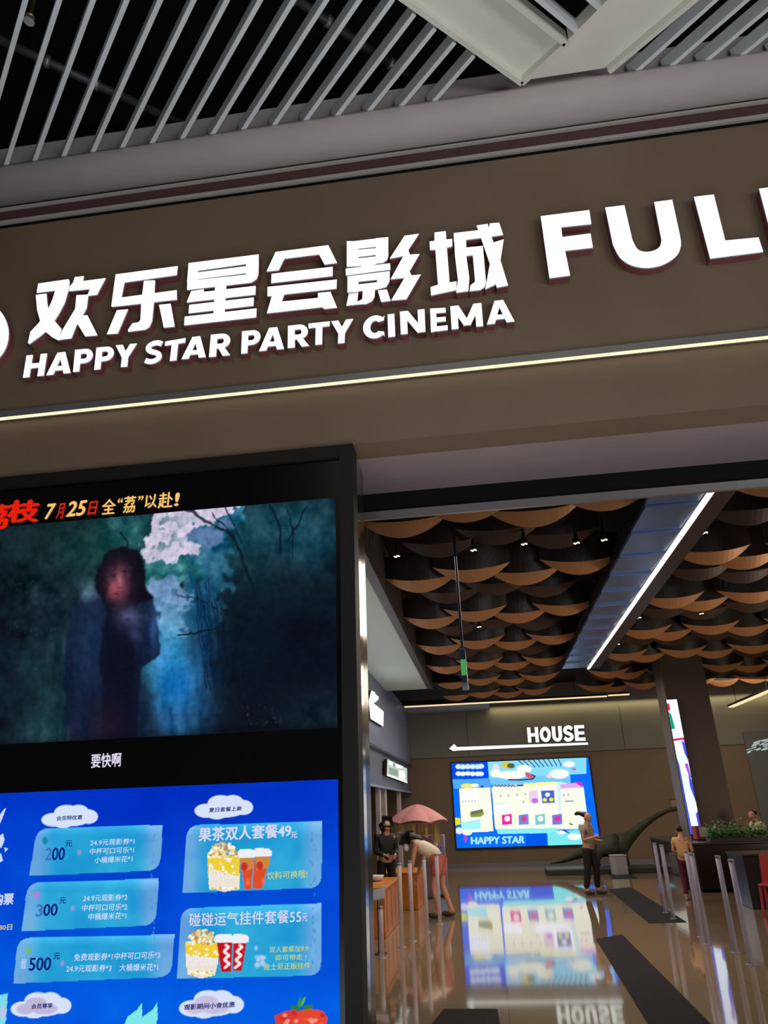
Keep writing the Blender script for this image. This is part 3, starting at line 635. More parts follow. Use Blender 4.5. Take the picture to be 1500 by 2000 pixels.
cap('subtitle', [('要快啊', sl(178,1500,236,27,-.055,.03), .02)], (224, 216, 240))
wh = (206, 218, 246); nv = (10, 24, 120); ye = (214, 214, 110)
cap('card_caption', [('24.9元观影券*1', sl(176,1652,262,12,-.04,.1), .01), ('中杯可口可乐*1', sl(175,1669,261,12,-.04,.1), .01), ('小桶爆米花*1', sl(184,1686,258,12,-.04,.1), .01),
    ('24.9元观影券*2', sl(162,1761,248,13,-.03,.1), .01), ('中杯可口可乐*2', sl(160,1780,248,13,-.03,.1), .01), ('中桶爆米花*1', sl(172,1797,246,13,-.03,.1), .01),
    ('免费观影券*1中杯可口可乐*3', sl(144,1877,312,14,-.03,.1), .01), ('24.9元观影券*3', sl(129,1899,217,14,-.02,.1), .01), ('大桶爆米花*1', sl(233,1897,308,14,-.02,.1), .01), ('储值', sl(40,1892,50,20,-.02,.1), .01)], wh)
cap('price_figures', [('00', sl(101,1680,125,24,-.03,.1), .02), ('元', sl(127,1654,140,12,-.03,.1), .02), ('00', sl(84,1789,111,23,-.03,.1), .02), ('元', sl(116,1765,128,12,-.03,.1), .02), ('500', sl(56,1896,98,25,-.03,.1), .02), ('元', sl(104,1874,116,13,-.03,.1), .02)], nv)
cap('price_figures', [('2', sl(88,1680,100,24,-.03,.1), .02), ('3', sl(70,1790,82,23,-.03,.1), .02)], (70, 110, 190))
cap('combo_caption', [('果茶双人套餐49', sl(388,1644,568,27,-.05,.02), .03), ('元', sl(568,1637,580,12,-.05,.02), .02), ('碰碰运气挂件套餐55', sl(369,1810,588,26,-.035,.02), .01), ('元', sl(590,1800,600,16,-.03,.02), .01)], (216, 214, 240))
cap('combo_note', [('饮料可换哦!', sl(521,1718,600,15,-.05,.02), .01), ('双人套餐加9.9', sl(526,1861,602,12,-.04,.02), .01), ('即可带走 !', sl(538,1876,598,11,-.03,.02), .01), ('迪士尼正版挂件', sl(515,1895,606,13,-.03,.02), .01)], (196, 206, 120))
cap('cloud_caption', [('会员特优惠', sl(110,1603,160,9,-.05,.1), .03), ('夏日套餐上新', sl(408,1587,472,9,-.06,.1), .03), ('会员尊享', sl(61,1971,102,10,-.06,.1), .03), ('观影期间小食优惠', sl(359,1973,458,11,-.06,.1), .03)], (16, 30, 110))
cap('edge_caption', [('购票', sl(-14,1768,25,22,-.04,.1), .04)], (200, 214, 246))
cap('edge_caption', [('8月30日', sl(-24,1818,23,11,-.04,.1), .03)], (196, 190, 160))
mb = MB()
for i, ch in enumerate('POPCORN'): text_patch(mb, ch, [(409+i*8.2, 1696+i*2.4+(0 if i else -8)), (416.5+i*8.2, 1697+i*2.2+(0 if i else -8)), (416.5+i*8.2, 1718-i*0.6), (409+i*8.2, 1719-i*0.6)], lambda x, y: onY(x, y, YS-0.003), .05)
mb.build('tub_lettering', emis('tub_lettering', (236, 232, 240))).parent = PIC_B; mb = MB()
for i, ch in enumerate('POPCORN'): text_patch(mb, ch, [(364+i*9, 1864+i*1.2), (371.5+i*9, 1865+i*1.2), (371.5+i*9, 1888-i*0.8), (364+i*9, 1889-i*0.8)], lambda x, y: onY(x, y, YS-0.003), .05)
mb.build('tub_lettering', emis('tub_lettering', (236, 232, 240))).parent = PIC_B

# ================================================================== LOBBY SHELL
M_wallb = mat('brown_wall_panel', (112, 94, 76), 0.5, 0, 0.4, 0, 0.05, 1.2)
M_wallg = mat('grey_wall_panel', (112, 112, 106), 0.55, 0, 0.4, 0, 0.05, 1.2)
M_slate = mat('slate_shop_wall', (116, 124, 150), 0.5)
YW = 25.0
struct(box('wall_back', -4.5, 11, YW, YW+0.2, 0, 3.27, M_wallb))
struct(box('wall_back_upper', -4.5, 11, YW, YW+0.2, 3.271, 6.2, M_wallg))
struct(box('trim_8', -2.5, 10.5, YW-0.012, YW-0.001, 3.26, 3.285, mat('dark_joint', (52, 46, 42), 0.6)))
for i, x in enumerate((-0.6, 4.4, 6.9)): struct(box('trim_%d' % (9+i), x-0.006, x+0.006, YW-0.006, YW-0.001, 3.3, 4.66, mat('dark_joint', (52, 46, 42), 0.6)))
struct(box('baseboard_back', -2.5, 10, YW-0.03, YW-0.001, 0, 0.12, mat('steel_skirting', (130, 130, 136), 0.35, 0.6)))
struct(box('wall_right', 10.0, 10.2, 4.96, 25, 0, 6.2, M_wallb))
struct(box('wall_right_return', 5.2, 10.0, 4.96, 5.1, 0, 6.2, M_wallb))
struct(box('wall_left', -2.75, -2.55, 4.96, 25, 3.02, 6.2, M_slate))
struct(box('beam_left_fascia', -2.549, -2.50, 13.0, 24.99, 3.04, 3.10, mat('dark_ledge', (60, 62, 72), 0.5)))
struct(box('wall_left_lower', -2.79, -2.585, 16.0, 25, 2.26, 3.019, mat('slate_shop_wall_dark', (96, 98, 112), 0.5)))
struct(box('wall_shop_inner', -4.6, -4.5, 4.96, 25, 0, 3.0, mat('shop_inner', (58, 48, 46), 0.6)))
struct(box('ceiling_shop', -4.5, -2.8, 4.96, 25, 3.02, 3.1, M_black))
struct(box('trim_12', -2.60, -2.50, 16.0, 24.98, 2.215, 2.259, mat('pale_blue_edge', (150, 156, 190), 0.35, 0.4)))
for i, y in enumerate((17.9, 18.9, 22.0)): struct(box('column_shop_%d' % i, -2.68, -2.585, y, y+0.28, 0, 2.214, mat('shop_jamb', (168, 160, 160), 0.5)))
struct(box('ceiling_lobby', -2.55, 10, 4.96, 25, 5.5, 5.6, M_black))
# ceiling drop on the left, pale board near the back wall
struct(box('ceiling_side_drop', -2.549, -1.44, 4.97, 19.55, 4.70, 4.85, mat('pale_green_white', (206, 218, 212), 0.6)))
struct(box('beam_drop_edge', -1.438, -1.30, 4.97, 19.55, 4.69, 5.49, mat('drop_edge_grey', (84, 80, 80), 0.45, 0.3)))
struct(box('ceiling_end_board', -2.549, 0.2, 23.3, 24.9, 4.72, 4.80, mat('pale_blue_board', (150, 160, 178), 0.55)))
struct(box('beam_bulkhead', -2.549, 0.0, 19.6, 23.0, 4.86, 5.2, M_black))

# linear lamps
M_warm = emis('warm_tube', (255, 224, 176), 1.1)
def linear(name, label, p, q, r, m, group=None, hous=True):
    t = thing(name, label, 'linear light', p, 0, group); d = Vector(q)-Vector(p)
    n = Vector((-d.y, d.x, 0)).normalized()*r; up = Vector((0, 0, 0.03))
    MB().hexa([-n, n, d+n, d-n, -n+up, n+up, d+n+up, d-n+up]).build('diffuser', m, t)
    up2 = Vector((0, 0, 0.09)); n2 = n*1.25
    MB().hexa([-n2+up*1.02, n2+up*1.02, d+n2+up*1.02, d-n2+up*1.02, -n2+up2, n2+up2, d+n2+up2, d-n2+up2]).build('housing', M_dark, t)
    for k in (0.15, 0.5, 0.85):
        c = d*k; MB().tube([c+Vector((0, 0, 0.09)), c+Vector((0, 0, 0.72))], 0.008, 6).build('hanger', M_dark, t)
    return t
linear('linear_ceiling_light', 'long warm linear light hanging in front of the back wall, left of the screen column', (-2.45, 23.05, 4.70), (3.75, 23.05, 4.70), 0.055, M_warm)
linear('linear_ceiling_light', 'short warm linear light continuing the long one above the HOUSE sign', (3.80, 23.05, 4.72), (4.42, 23.05, 4.72), 0.055, M_warm)
linear('linear_ceiling_light', 'warm double linear light at the right edge, right of the brown column', (7.85, 21.0, 4.40), (7.85, 24.9, 4.40), 0.08, M_warm)
area('back_wall_cove', (3.8, 24.82, 4.78), (3.8, 24.98, 4.2), 12.0, 42, (1.0, 0.80, 0.42), 0.05)

# slatted beam with its light strip
T = thing('beam_light', 'long pale slatted ceiling beam with a bright white light strip along one edge', 'ceiling light', (2.2, 7.5, 4.66))
M_slat = mat('pale_metal_slat', (124, 146, 190), 0.34, 0.6)
for k in range(13):
    y0 = -0.8+k*0.84
    MB().hexa([(-0.27, y0, 0.0), (0.30, y0, 0.0), (0.30, y0+0.83, 0.03), (-0.27, y0+0.83, 0.03), (-0.27, y0, 0.05), (0.30, y0, 0.05), (0.30, y0+0.83, 0.07), (-0.27, y0+0.83, 0.07)]).build('slat', M_slat, T)
box('light_strip', 0.315, 0.372, -0.8, 10.14, -0.01, 0.02, emis('white_strip', (250, 250, 240), 1.3), T)
box('edge_trim', 0.376, 0.60, -0.8, 10.14, 0.0, 0.06, mat('beam_edge_brown', (66, 54, 48), 0.45), T)
box('housing', -0.25, 0.58, -0.8, 10.14, 0.08, 0.25, M_dark, T)

# scalloped ceiling baffles
M_rim = mat('copper_orange_rim', (190, 136, 92), 0.45, 0.15, 0.4)
def perf_mat():
    m = bpy.data.materials.new('perforated_brown'); m.use_nodes = True; nt = m.node_tree; b = nt.nodes['Principled BSDF']
    tc = nt.nodes.new('ShaderNodeTexCoord'); mp = nt.nodes.new('ShaderNodeMapping'); mp.inputs['Scale'].default_value = (40, 40, 40)
    vo = nt.nodes.new('ShaderNodeTexVoronoi'); vo.inputs['Randomness'].default_value = 0.0; vo.inputs['Scale'].default_value = 1.0
    rp = nt.nodes.new('ShaderNodeValToRGB'); rp.color_ramp.elements[0].position = 0.28; rp.color_ramp.elements[1].position = 0.34
    rp.color_ramp.elements[0].color = (*lin((12, 10, 10)), 1); rp.color_ramp.elements[1].color = (*lin((46, 37, 32)), 1)
    nt.links.new(tc.outputs['Object'], mp.inputs[0]); nt.links.new(mp.outputs[0], vo.inputs['Vector']); nt.links.new(vo.outputs['Distance'], rp.inputs[0]); nt.links.new(rp.outputs[0], b.inputs['Base Color'])
    b.inputs['Roughness'].default_value = 0.4; b.inputs['Metallic'].default_value = 0.3; return m
M_perf = perf_mat(); M_rimd = mat('dark_rim', (70, 54, 46), 0.5, 0.2)  # darker rim colour for alternate scallop rows
def scallop(rim_mat, label, group):
    t = thing('ceiling_scallop', label, 'ceiling baffle', (0, 0, -50), 0, group)
    N = 16; A = []; B = []; P0 = []
    for i in range(N+1):
        s = -1+2*i/N; x = 0.56*s
        A.append((x, 0.0, 0.27*s*s)); B.append((x, -0.16*(1-s*s), 0.145+0.125*s*s)); P0.append((x, -0.16*(1-s*s)-0.08, 0.56))
    b = MB()
    for i in range(N):
        lo = [A[i], A[i+1], B[i+1], B[i]]; b.hexa(lo+[(p[0], p[1]+0.012, p[2]+0.012) for p in lo])
    o = b.build('rim', rim_mat, t)
    b = MB()
    for i in range(N):
        lo = [B[i], B[i+1], P0[i+1], P0[i]]; b.hexa([(p[0], p[1]+0.004, p[2]+0.004) for p in lo]+[(p[0], p[1]+0.016, p[2]+0.004) for p in lo])
    b.build('perforated_panel', M_perf, t)
    MB().tube([(0, -0.2, 0.56), (0, -0.2, 0.8)], 0.006, 6).build('hanger', M_dark, t)
    return t
protos = {}
for k in range(13):
    warm = k % 2 == 0; y = 7.97+1.19*k
    for j in range(-1, 13):
        x = 0.77*j+(0.0 if warm else 0.385)
        if j == 3 or (not warm and j == 2): continue
        if not warm and j == -1 and False: continue
        if x > 0.47*y+0.2 or x > 9.3 or x < -0.8: continue
        if k > 9 and 4.2 < x < 5.9 and 18.0 < y < 19.9: continue
        if 4.0 < x < 5.8 and 18.2 < y < 19.9: continue
        if x == 0.77*4: x += 0.24
        if not warm and j == 3: continue
        yy = y-(0.33 if j % 2 == 0 else 0.0)
        if warm not in protos:
            lab = 'copper-rimmed perforated scallop baffle in the lobby ceiling rows' if warm else 'dark-rimmed perforated scallop baffle between the copper-rimmed lobby ceiling rows'
            protos[warm] = scallop(M_rim if warm else M_rimd, lab, 'copper-rimmed ceiling scallops' if warm else 'dark-rimmed ceiling scallops')
            protos[warm].location = (x, yy, 4.70 if warm else 4.82)
        else: dup(protos[warm], (x, yy, 4.70 if warm else 4.82))

# small ceiling spotlights showing between the scallops
M_spot = emis('spot_lens', (255, 236, 200), 2.0)
sp0 = None
SPOTS = [(775,1086,'first from the left'),(925,1074,'second from the left'),(1024,1062,'third from the left'),(1126,1060,'fourth from the left'),(1180,1054,'beside the slatted beam on its left'),(1376,1040,'beside the light strip on its right, nearest'),(1248,1206,'beside the light strip on its right, halfway'),(1207,1258,'beside the light strip on its right, farthest'),(936,1224,'under the dark rows behind the hanging sign'),(1370,1198,'right of the light strip among dark scallops')]
for px, py, lab in SPOTS:
    p = onZ(px, py, 4.78)
    if sp0 is None:
        sp0 = thing('ceiling_spotlight', '', 'spotlight', p, 0, 'small ceiling spotlights')
        MB().lathe([(0.042, 0.0), (0.046, 0.005), (0.046, 0.05), (0.03, 0.06), (0.012, 0.17), (0.012, 0.72)], seg=12).build('housing', M_dark, sp0)
        for q in ((-.03, 0), (.0, 0), (.03, 0), (-.015, .026), (.015, -.026)): MB().lathe([(0.009, -0.012), (0.011, -0.002)], (q[0], q[1], 0), 8).build('lens', M_spot, sp0)
        t = sp0
    else: t = dup(sp0, p)
    t['label'] = 'small black ceiling spotlight with lit lenses, '+lab

# hanging exit sign seen edge on
T = thing('exit_sign', 'narrow exit sign seen edge-on, hanging on a long rod from the lobby ceiling', 'exit sign', (-0.185, 8.5, 3.03))
MB().tube([(0, 0, 0.385), (0.0, 0, 2.46)], 0.016, 8).build('rod', mat('navy_rod', (44, 46, 70), 0.4, 0.4), T)
box('casing', -0.032, 0.032, -0.15, 0.15, 0.0, 0.385, mat('sign_casing', (60, 64, 96), 0.4, 0.3), T, 0.008)
box('green_panel', -0.030, 0.030, -0.157, -0.151, 0.08, 0.26, emis('exit_green', (70, 160, 84), 0.9), T)
box('end_cap', -0.035, 0.035, -0.155, 0.155, -0.045, -0.002, mat('cap_grey', (130, 140, 170), 0.4), T)

# ================================================================== BACK WALL SIGN AND MENU SCREEN
def wall_item(name, label, cat, polys, Y, depth, m, group=None, sidem=None):
    pts = [[onY(x, y, Y) for x, y in pl] for pl in polys]; allp = [p for pl in pts for p in pl]
    c = Vector((sum(p.x for p in allp)/len(allp), YW-0.002, min(p.z for p in allp))); t = thing(name, label, cat, c, 0, group)
    r = MB(); f = MB()
    for pl in pts:
        r.prism([p+Vector((0, 0.008, 0))-c for p in pl], [Vector((p.x, YW-0.002, p.z))-c for p in pl]); f.flat([p-c for p in pl])
    r.build('letter_return', sidem or M_dark, t); f.build('lit_face', m, t); return t
M_lit2 = emis('lit_house_sign', (238, 246, 240), 1.25)
HOUSE = {'H': GL['H'], 'O': [ringp(.5,.5,.5,.5,.2,.25,0,180,14), ringp(.5,.5,.5,.5,.2,.25,180,360,14)], 'U': [[(0,1),(.36,1),(.36,.35),(0,.35)], [(.64,1),(1,1),(1,.35),(.64,.35)], ringp(.5,.36,.5,.36,.14,.13,180,360,12)], 'S': [stroke(smooth([(.9,.76),(.72,.88),(.46,.9),(.22,.8),(.18,.66),(.32,.56),(.6,.47),(.82,.36),(.8,.2),(.54,.1),(.28,.12),(.08,.24)]), .24, .34)], 'E': GL['E']}
hx = [1029, 1053, 1077, 1099, 1121, 1144]
for i, ch in enumerate('HOUSE'):
    xa, xb = hx[i]+1, hx[i+1]-1.5; yk = lambda x: 1421-(x-1029)*0.045; bk = lambda x: 1450.5-(x-1029)*0.033
    q = [(xa-1, yk(xa)), (xb-1, yk(xb)), (xb+1.5, bk(xb)), (xa+1.5, bk(xa))]
    wall_item('sign_letter', 'lit white letter %s of the word HOUSE above the menu screen' % ch, 'sign letter', [[bil(q, u, v) for u, v in pl] for pl in HOUSE[ch]], YW-0.09, 0.09, M_lit2, 'lit letters of the word HOUSE')
wall_item('arrow_sign', 'lit white arrow pointing left under the HOUSE letters', 'arrow sign', [[(877,1462),(887,1453),(893,1459),(1148,1450),(1149,1454.5),(893,1466),(885,1467)]], YW-0.09, 0.09, M_lit2)

T = thing('menu_screen', 'large bright blue menu screen on the back wall under the HOUSE sign', 'display screen', (1.0, YW, 0.55))
pm = Paint(-1.19, 3.20, 0.565, 3.085, YW-0.072, 0.0115)
X, Y = pm.X, pm.Y
def Q(pts): return [(870+x/4.6875, 1470+y/4.6875) for x, y in pts]
def QE(x, y, rx, ry, col, a=1.0, soft=0.25, rot=0.0): pm.ell(870+x/4.6875, 1470+y/4.6875, rx/4.6875, ry/4.6875, col, a, soft, rot)
pm.C[:] = np.array([8, 96, 220])/255
pm.C += (fbm(X*2+300, Y*2+100, 60, 5)-0.5)[..., None]*np.array([0.02, 0.10, 0.08])
pm.poly(Q([(40,95),(385,80),(395,235),(50,245)]), (4, 64, 216)); pm.poly(Q([(385,80),(1290,45),(1290,195),(400,235)]), (120, 196, 230)); pm.poly(Q([(400,235),(1140,205),(1150,290),(420,300)]), (104, 178, 222)); pm.poly(Q([(60,245),(400,235),(420,320),(80,330)]), (70, 150, 218))
for bx in (105, 105): pass
cr = (222, 222, 206); 
for (x, y) in ((120,128),(160,130),(205,128),(250,128),(295,128),(325,125)): QE(x, y, 34, 26, (190, 214, 236))
for (x, y) in ((120,192),(160,194),(205,190),(250,194),(295,194),(325,194)): QE(x, y, 32, 24, (206, 220, 228))
for k in range(9): pm.line(Q([(660+k*46, 64-k*2), (740+k*40, 136-k*2)]), 1.6, (24, 40, 80))
QE(460, 140, 40, 40, (214, 196, 214), .9); QE(460, 190, 60, 40, (226, 226, 216)); QE(560, 115, 60, 34, (190, 178, 70)); QE(600, 120, 40, 26, (60, 60, 40), .8)
QE(600, 205, 150, 44, (230, 228, 214)); QE(720, 150, 80, 44, (226, 226, 214)); pm.line(Q([(580,248),(700,250),(800,240),(820,215),(740,185)]), 2.4, (30, 26, 60)); QE(765, 210, 40, 22, (206, 70, 104), 1, .2, .5)
QE(1040, 195, 100, 50, (228, 228, 216)); QE(950, 215, 30, 20, (236, 190, 200)); QE(1130, 105, 60, 30, (232, 230, 216)); QE(1175, 150, 26, 14, (150, 110, 190)); 
pm.poly(Q([(125,330),(410,318),(440,720),(150,735)]), cr); pm.poly(Q([(130,345),(290,340),(295,470),(140,480)]), (226, 230, 246)); QE(200, 305, 70, 26, (214, 206, 110)); QE(270, 300, 40, 20, (226, 222, 190)); QE(335, 312, 14, 10, (30, 30, 50))
for k in range(5): QE(160+k*28, 445, 8, 9, (150, 160, 190))
pm.poly(Q([(225,545),(340,515),(352,565),(320,588),(230,592)]), (130, 134, 50)); pm.poly(Q([(232,540),(338,518),(345,545),(240,570)]), (88, 104, 90))
pm.poly(Q([(140,640),(320,610),(320,700),(150,705)]), (150, 214, 230)); pm.poly(Q([(80,595),(135,600),(140,655),(85,668)]), (196, 206, 30))
QE(125, 715, 40, 36, (206, 206, 236)); QE(200, 735, 50, 26, (226, 220, 200)); QE(185, 790, 20, 34, (160, 60, 200))
pm.poly(Q([(420,320),(450,300),(1060,268),(1110,280),(1290,540),(1295,640),(1210,700),(480,720),(460,700)]), (184, 214, 220)); pm.poly(Q([(425,318),(1020,285),(1050,700),(480,715),(455,690)]), cr)
pm.poly(Q([(1060,320),(1265,315),(1300,590),(1190,690),(1050,690)]), cr); pm.poly(Q([(1050,290),(1240,272),(1260,318),(1060,330)]), (206, 150, 206)); pm.poly(Q([(1180,268),(1245,270),(1262,312),(1235,306)]), (190, 40, 190))
pm.poly(Q([(720,280),(1010,265),(1020,285),(730,305)]), (226, 222, 130)); pm.poly(Q([(650,295),(715,290),(715,306),(655,308)]), (30, 60, 100))
for k in range(6): pm.line(Q([(450+k*32, 296), (480+k*32, 310)]), 2.0, (90, 50, 90))
pm.poly(Q([(440,480),(590,470),(600,560),(450,545)]), (236, 238, 250)); pm.poly(Q([(710,470),(1010,455),(1015,525),(720,545)]), (236, 238, 250)); pm.poly(Q([(850,325),(1010,318),(1020,470),(860,480)]), (232, 236, 250))
pm.poly(Q([(765,350),(845,345),(850,462),(770,462)]), (206, 186, 210)); QE(820, 440, 34, 26, (176, 100, 190)); pm.poly(Q([(875,350),(995,345),(1000,460),(885,462)]), (66, 90, 170)); QE(935, 385, 26, 22, (226, 230, 240)); QE(910, 432, 22, 20, (226, 220, 60)); QE(970, 430, 22, 20, (226, 220, 60))
for x, y in ((505,395),(575,390),(655,385),(730,380),(715,450),(1085,390),(1125,385)): QE(x, y, 9, 14, (150, 140, 180), .8)
pm.line(Q([(1100,445),(1170,443)]), 1.6, (60, 80, 130)); pm.line(Q([(445,468),(540,466)]), 1.2, (180, 190, 190))
for x, c1, c2 in ((562, (206, 40, 140), (220, 216, 216)), (715, (90, 130, 196), (206, 50, 140)), (866, (110, 180, 190), (222, 222, 206)), (1022, (110, 110, 190), (196, 44, 160))):
    pm.poly(Q([(x-46,572),(x+44,560),(x+48,655),(x-42,662)]), c1); QE(x+4, 605, 30, 30, c2)
pm.poly(Q([(470,700),(1030,690),(1030,735),(480,745)]), (120, 210, 220)); pm.poly(Q([(735,745),(920,735),(930,850),(740,860)]), (2, 76, 206)); pm.poly(Q([(930,735),(1250,700),(1260,845),(940,850)]), (110, 206, 214)); QE(1180, 770, 70, 34, (230, 226, 214)); QE(1060, 730, 46, 22, (214, 216, 214)); pm.line(Q([(1080,710),(1130,735)]), 2, (40, 40, 60)); pm.line(Q([(1140,650),(1160,660)]), 2.2, (40, 40, 60))
o = pm.build('menu_picture', screen_mat('menu_light', 1.35)); o.parent = T; o.location = -Vector((1.0, YW, 0.55))
mb = MB(); text_patch(mb, 'HAPPY STAR', Q([(235,775),(725,765),(722,828),(238,838)]), lambda x, y: onY(x, y, YW-0.076), .06)
mb.build('banner_text', emis('menu_text', (150, 214, 230), 1.2)).parent = o
for (a, b2, c, d) in ((-1.22, 3.24, 3.086, 3.12), (-1.22, 3.24, 0.53, 0.564), (-1.22, -1.191, 0.564, 3.086), (3.201, 3.24, 0.564, 3.086)): box('frame', a-1.0, b2-1.0, -0.085, -0.002, c-0.55, d-0.55, M_dark, T)
box('screen_panel', -2.19, 2.20, -0.068, -0.002, 0.015, 2.535, M_black, T)

# right hand wall sign with blurred white characters
T = thing('wall_sign', 'white lettering on a grey panel at the right end of the back wall', 'sign', (8.6, YW-0.002, 2.8))
box('panel', -0.55, 1.3, -0.04, 0.0, -2.6, 0.85, mat('grey_sign_panel', (92, 96, 100), 0.5), T)
mb = MB(); rq = random.Random(3)
for k in range(34):
    x0 = 1456+rq.random()*52; y0 = 1452-(x0-1456)*0.22+rq.random()*20; l = 5+rq.random()*9; hh = 1.6+rq.random()*1.6
    mb.flat([onY(x, y, YW-0.05)-Vector((8.6, YW-0.002, 2.8)) for x, y in ((x0, y0+hh), (x0+l, y0-l*.3+hh), (x0+l+1, y0-l*.3), (x0+1, y0))]); mb.build('lettering', emis('sign_text_soft', (176, 190, 190), 0.9), T)

# left shop signs
zl = Z(690, 1280, 7.145)
def side_item(name, label, cat, polys, X0, m, group=None):
    pts = [[onX(x, y, X0) for x, y in pl] for pl in polys]; allp = [p for pl in pts for p in pl]
    c = Vector((-2.549, sum(p.y for p in allp)/len(allp), min(p.z for p in allp))); t = thing(name, label, cat, c, 0, group); r = MB(); f = MB()
    for pl in pts:
        r.prism([p-Vector((0.006, 0, 0))-c for p in pl], [Vector((-2.549, p.y, p.z))-c for p in pl]); f.flat([p-c for p in pl])
    r.build('casing', M_dark, t); f.build('lit_face', m, t); return t
side_item('shop_sign', 'white lit shop sign high on the left wall, nearest the entrance', 'shop sign', [zl([(250,490),(305,515),(310,545),(355,575),(350,620),(285,670),(380,745),(425,785),(420,995),(240,885),(215,640)])], -2.47, emis('shop_sign_lit', (236, 246, 246), 1.2))
T2 = side_item('shop_lightbox', 'pale lit menu lightbox above the shop doorway on the left wall', 'lightbox', [zl([(475,1445),(750,1580),(753,1785),(468,1672)])], -2.47, emis('lightbox_lit', (196, 212, 200), 1.0))
mb = MB()
for pl in ([(590,1510),(690,1545),(690,1580),(600,1565)], [(640,1600),(705,1610),(725,1650),(722,1740),(640,1710)], [(472,1655),(755,1762),(753,1785),(468,1680)], [(490,1470),(550,1500),(545,1540),(490,1520)]): mb.flat([onX(x, y, -2.462)-T2.location for x, y in zl(pl)])
LF = [c for c in T2.children if c.name.startswith('lit_face')][0]; mb.build('menu_patches', emis('lightbox_white', (246, 250, 240), 1.1), LF)
mb = MB()
for pl in ([(560,1500),(585,1515),(580,1560),(558,1550)], [(500,1560),(620,1600),(620,1690),(505,1650)]): mb.flat([onX(x, y, -2.463)-T2.location for x, y in zl(pl)])
mb.build('menu_patches', emis('lightbox_grey', (150, 166, 150), 1.0), LF)

# ================================================================== COLUMN WITH LIGHT SCREEN, COUNTER, PLANTS
struct(box('column_lobby', 4.42, 5.42, 18.60, 19.5, 0, 5.49, mat('column_brown', (84, 68, 60), 0.45)))
T = thing('column_screen', 'tall narrow lit screen with colourful picture on the corner of the brown column', 'display screen', (4.5, 18.5, 1.0))
box('casing', -0.12, 0.13, -0.02, 0.095, -0.02, 2.98, M_dark, T)
def cs(u, v): return (-0.118+0.244*u, -0.024, 2.96*(1-v))
b = MB(); b.flat([cs(0,0), cs(0,1), cs(1,1), cs(1,0)]); PC = b.build('picture', emis('cs_white', (226, 238, 252), 1.25), T)
for nm, rgb, pls in (('cs_blue', (70, 84, 220), [[(.72,.32),(1,.34),(1,.47),(.8,.42)], [(.8,.55),(1,.62),(1,.78),(.86,.72),(.72,.66)], [(.78,.86),(1,.84),(1,1),(.84,1)], [(0,.45),(.12,.5),(.14,.75),(.2,1),(0,1)]]), ('cs_purple', (176, 84, 220), [[(.6,.5),(.9,.49),(1,.6),(.8,.58)], [(.8,.3),(1,.3),(1,.35)]]), ('cs_green', (20, 160, 110), [[(0,.09),(.22,.12),(.34,.23),(0,.23)]]), ('cs_red', (214, 30, 60), [[(0,.03),(.2,.03),(.2,.085),(0,.085)], [(0,.305),(1,.298),(1,.312),(0,.322)]])):
    mb = MB()
    for pl in pls: mb.flat([(p[0], -0.027, p[2]) for p in [cs(u, v) for u, v in pl]])
    mb.build('picture_patch', emis(nm, rgb, 1.1), PC)
T = thing('product_box', 'small red and white box on the counter below the column screen', 'box', (4.52, 18.2, 0.905), 0.2)
box('carton', -0.13, 0.13, -0.1, 0.1, 0, 0.27, mat('carton_red', (150, 60, 60), 0.5), T, 0.01); box('label', -0.06, 0.12, -0.104, -0.101, 0.05, 0.24, mat('carton_white', (190, 196, 200), 0.5), T)

M_cnt = mat('dark_counter', (46, 32, 30), 0.22, 0.0, 0.5, 0.4)
T = thing('reception_counter', 'dark glossy reception counter at the right with planter on top', 'counter', (4.0, 16.8, 0))
box('front_panel', 0, 3.4, 0, 0.5, 0.06, 0.86, M_cnt, T, 0.01); box('plinth', 0.04, 3.36, 0.04, 0.46, 0, 0.058, M_black, T); box('worktop', -0.03, 3.43, -0.03, 0.53, 0.862, 0.90, mat('counter_top', (60, 48, 44), 0.25), T, 0.008)
box('side_wing', -0.14, 0.30, 0.532, 3.6, 0.0, 0.86, mat('dark_plum_panel', (48, 36, 46), 0.15, 0.1, 0.5, 0.6), T, 0.01); box('wing_top', -0.16, 0.32, 0.535, 3.62, 0.862, 0.90, mat('counter_top', (60, 48, 44), 0.25), T)
T = thing('display_counter', 'black low counter at the right edge, nearer than the planter counter', 'counter', (4.15, 14.2, 0))
box('body', 0, 2.6, 0, 0.9, 0, 0.80, mat('black_counter', (24, 20, 20), 0.3), T, 0.01); box('top', -0.02, 2.62, -0.02, 0.92, 0.802, 0.83, mat('counter_top', (60, 48, 44), 0.25), T)

T = thing('planter', 'long low planter of dense green leaves on the dark counter at right', 'planter', (4.95, 17.05, 0.902))
box('trough', -0.58, 0.62, -0.16, 0.16, 0, 0.07, mat('trough_black', (30, 28, 26), 0.5), T)
rr = random.Random(8); b = MB()
for k in range(1200):
    px, py, pz = rr.uniform(-.56, .60), rr.uniform(-.17, .17), 0.06+abs(rr.gauss(0, .12)); pz = min(pz, 0.40)
    a = rr.random()*2*PI; l = rr.uniform(.05, .10); wd = l*.32; d = Vector((math.cos(a), math.sin(a), rr.uniform(-.2, .9))).normalized(); s = d.cross(Vector((0, 0, 1))).normalized()*wd; c = Vector((px, py, pz))
    b.add([c, c+d*l*.5+s, c+d*l, c+d*l*.5-s], [(0, 1, 2, 3)])
b.build('foliage', mat('leaf_green', (90, 152, 84), 0.5, 0, 0.3, 0, 0.35, 9), T)

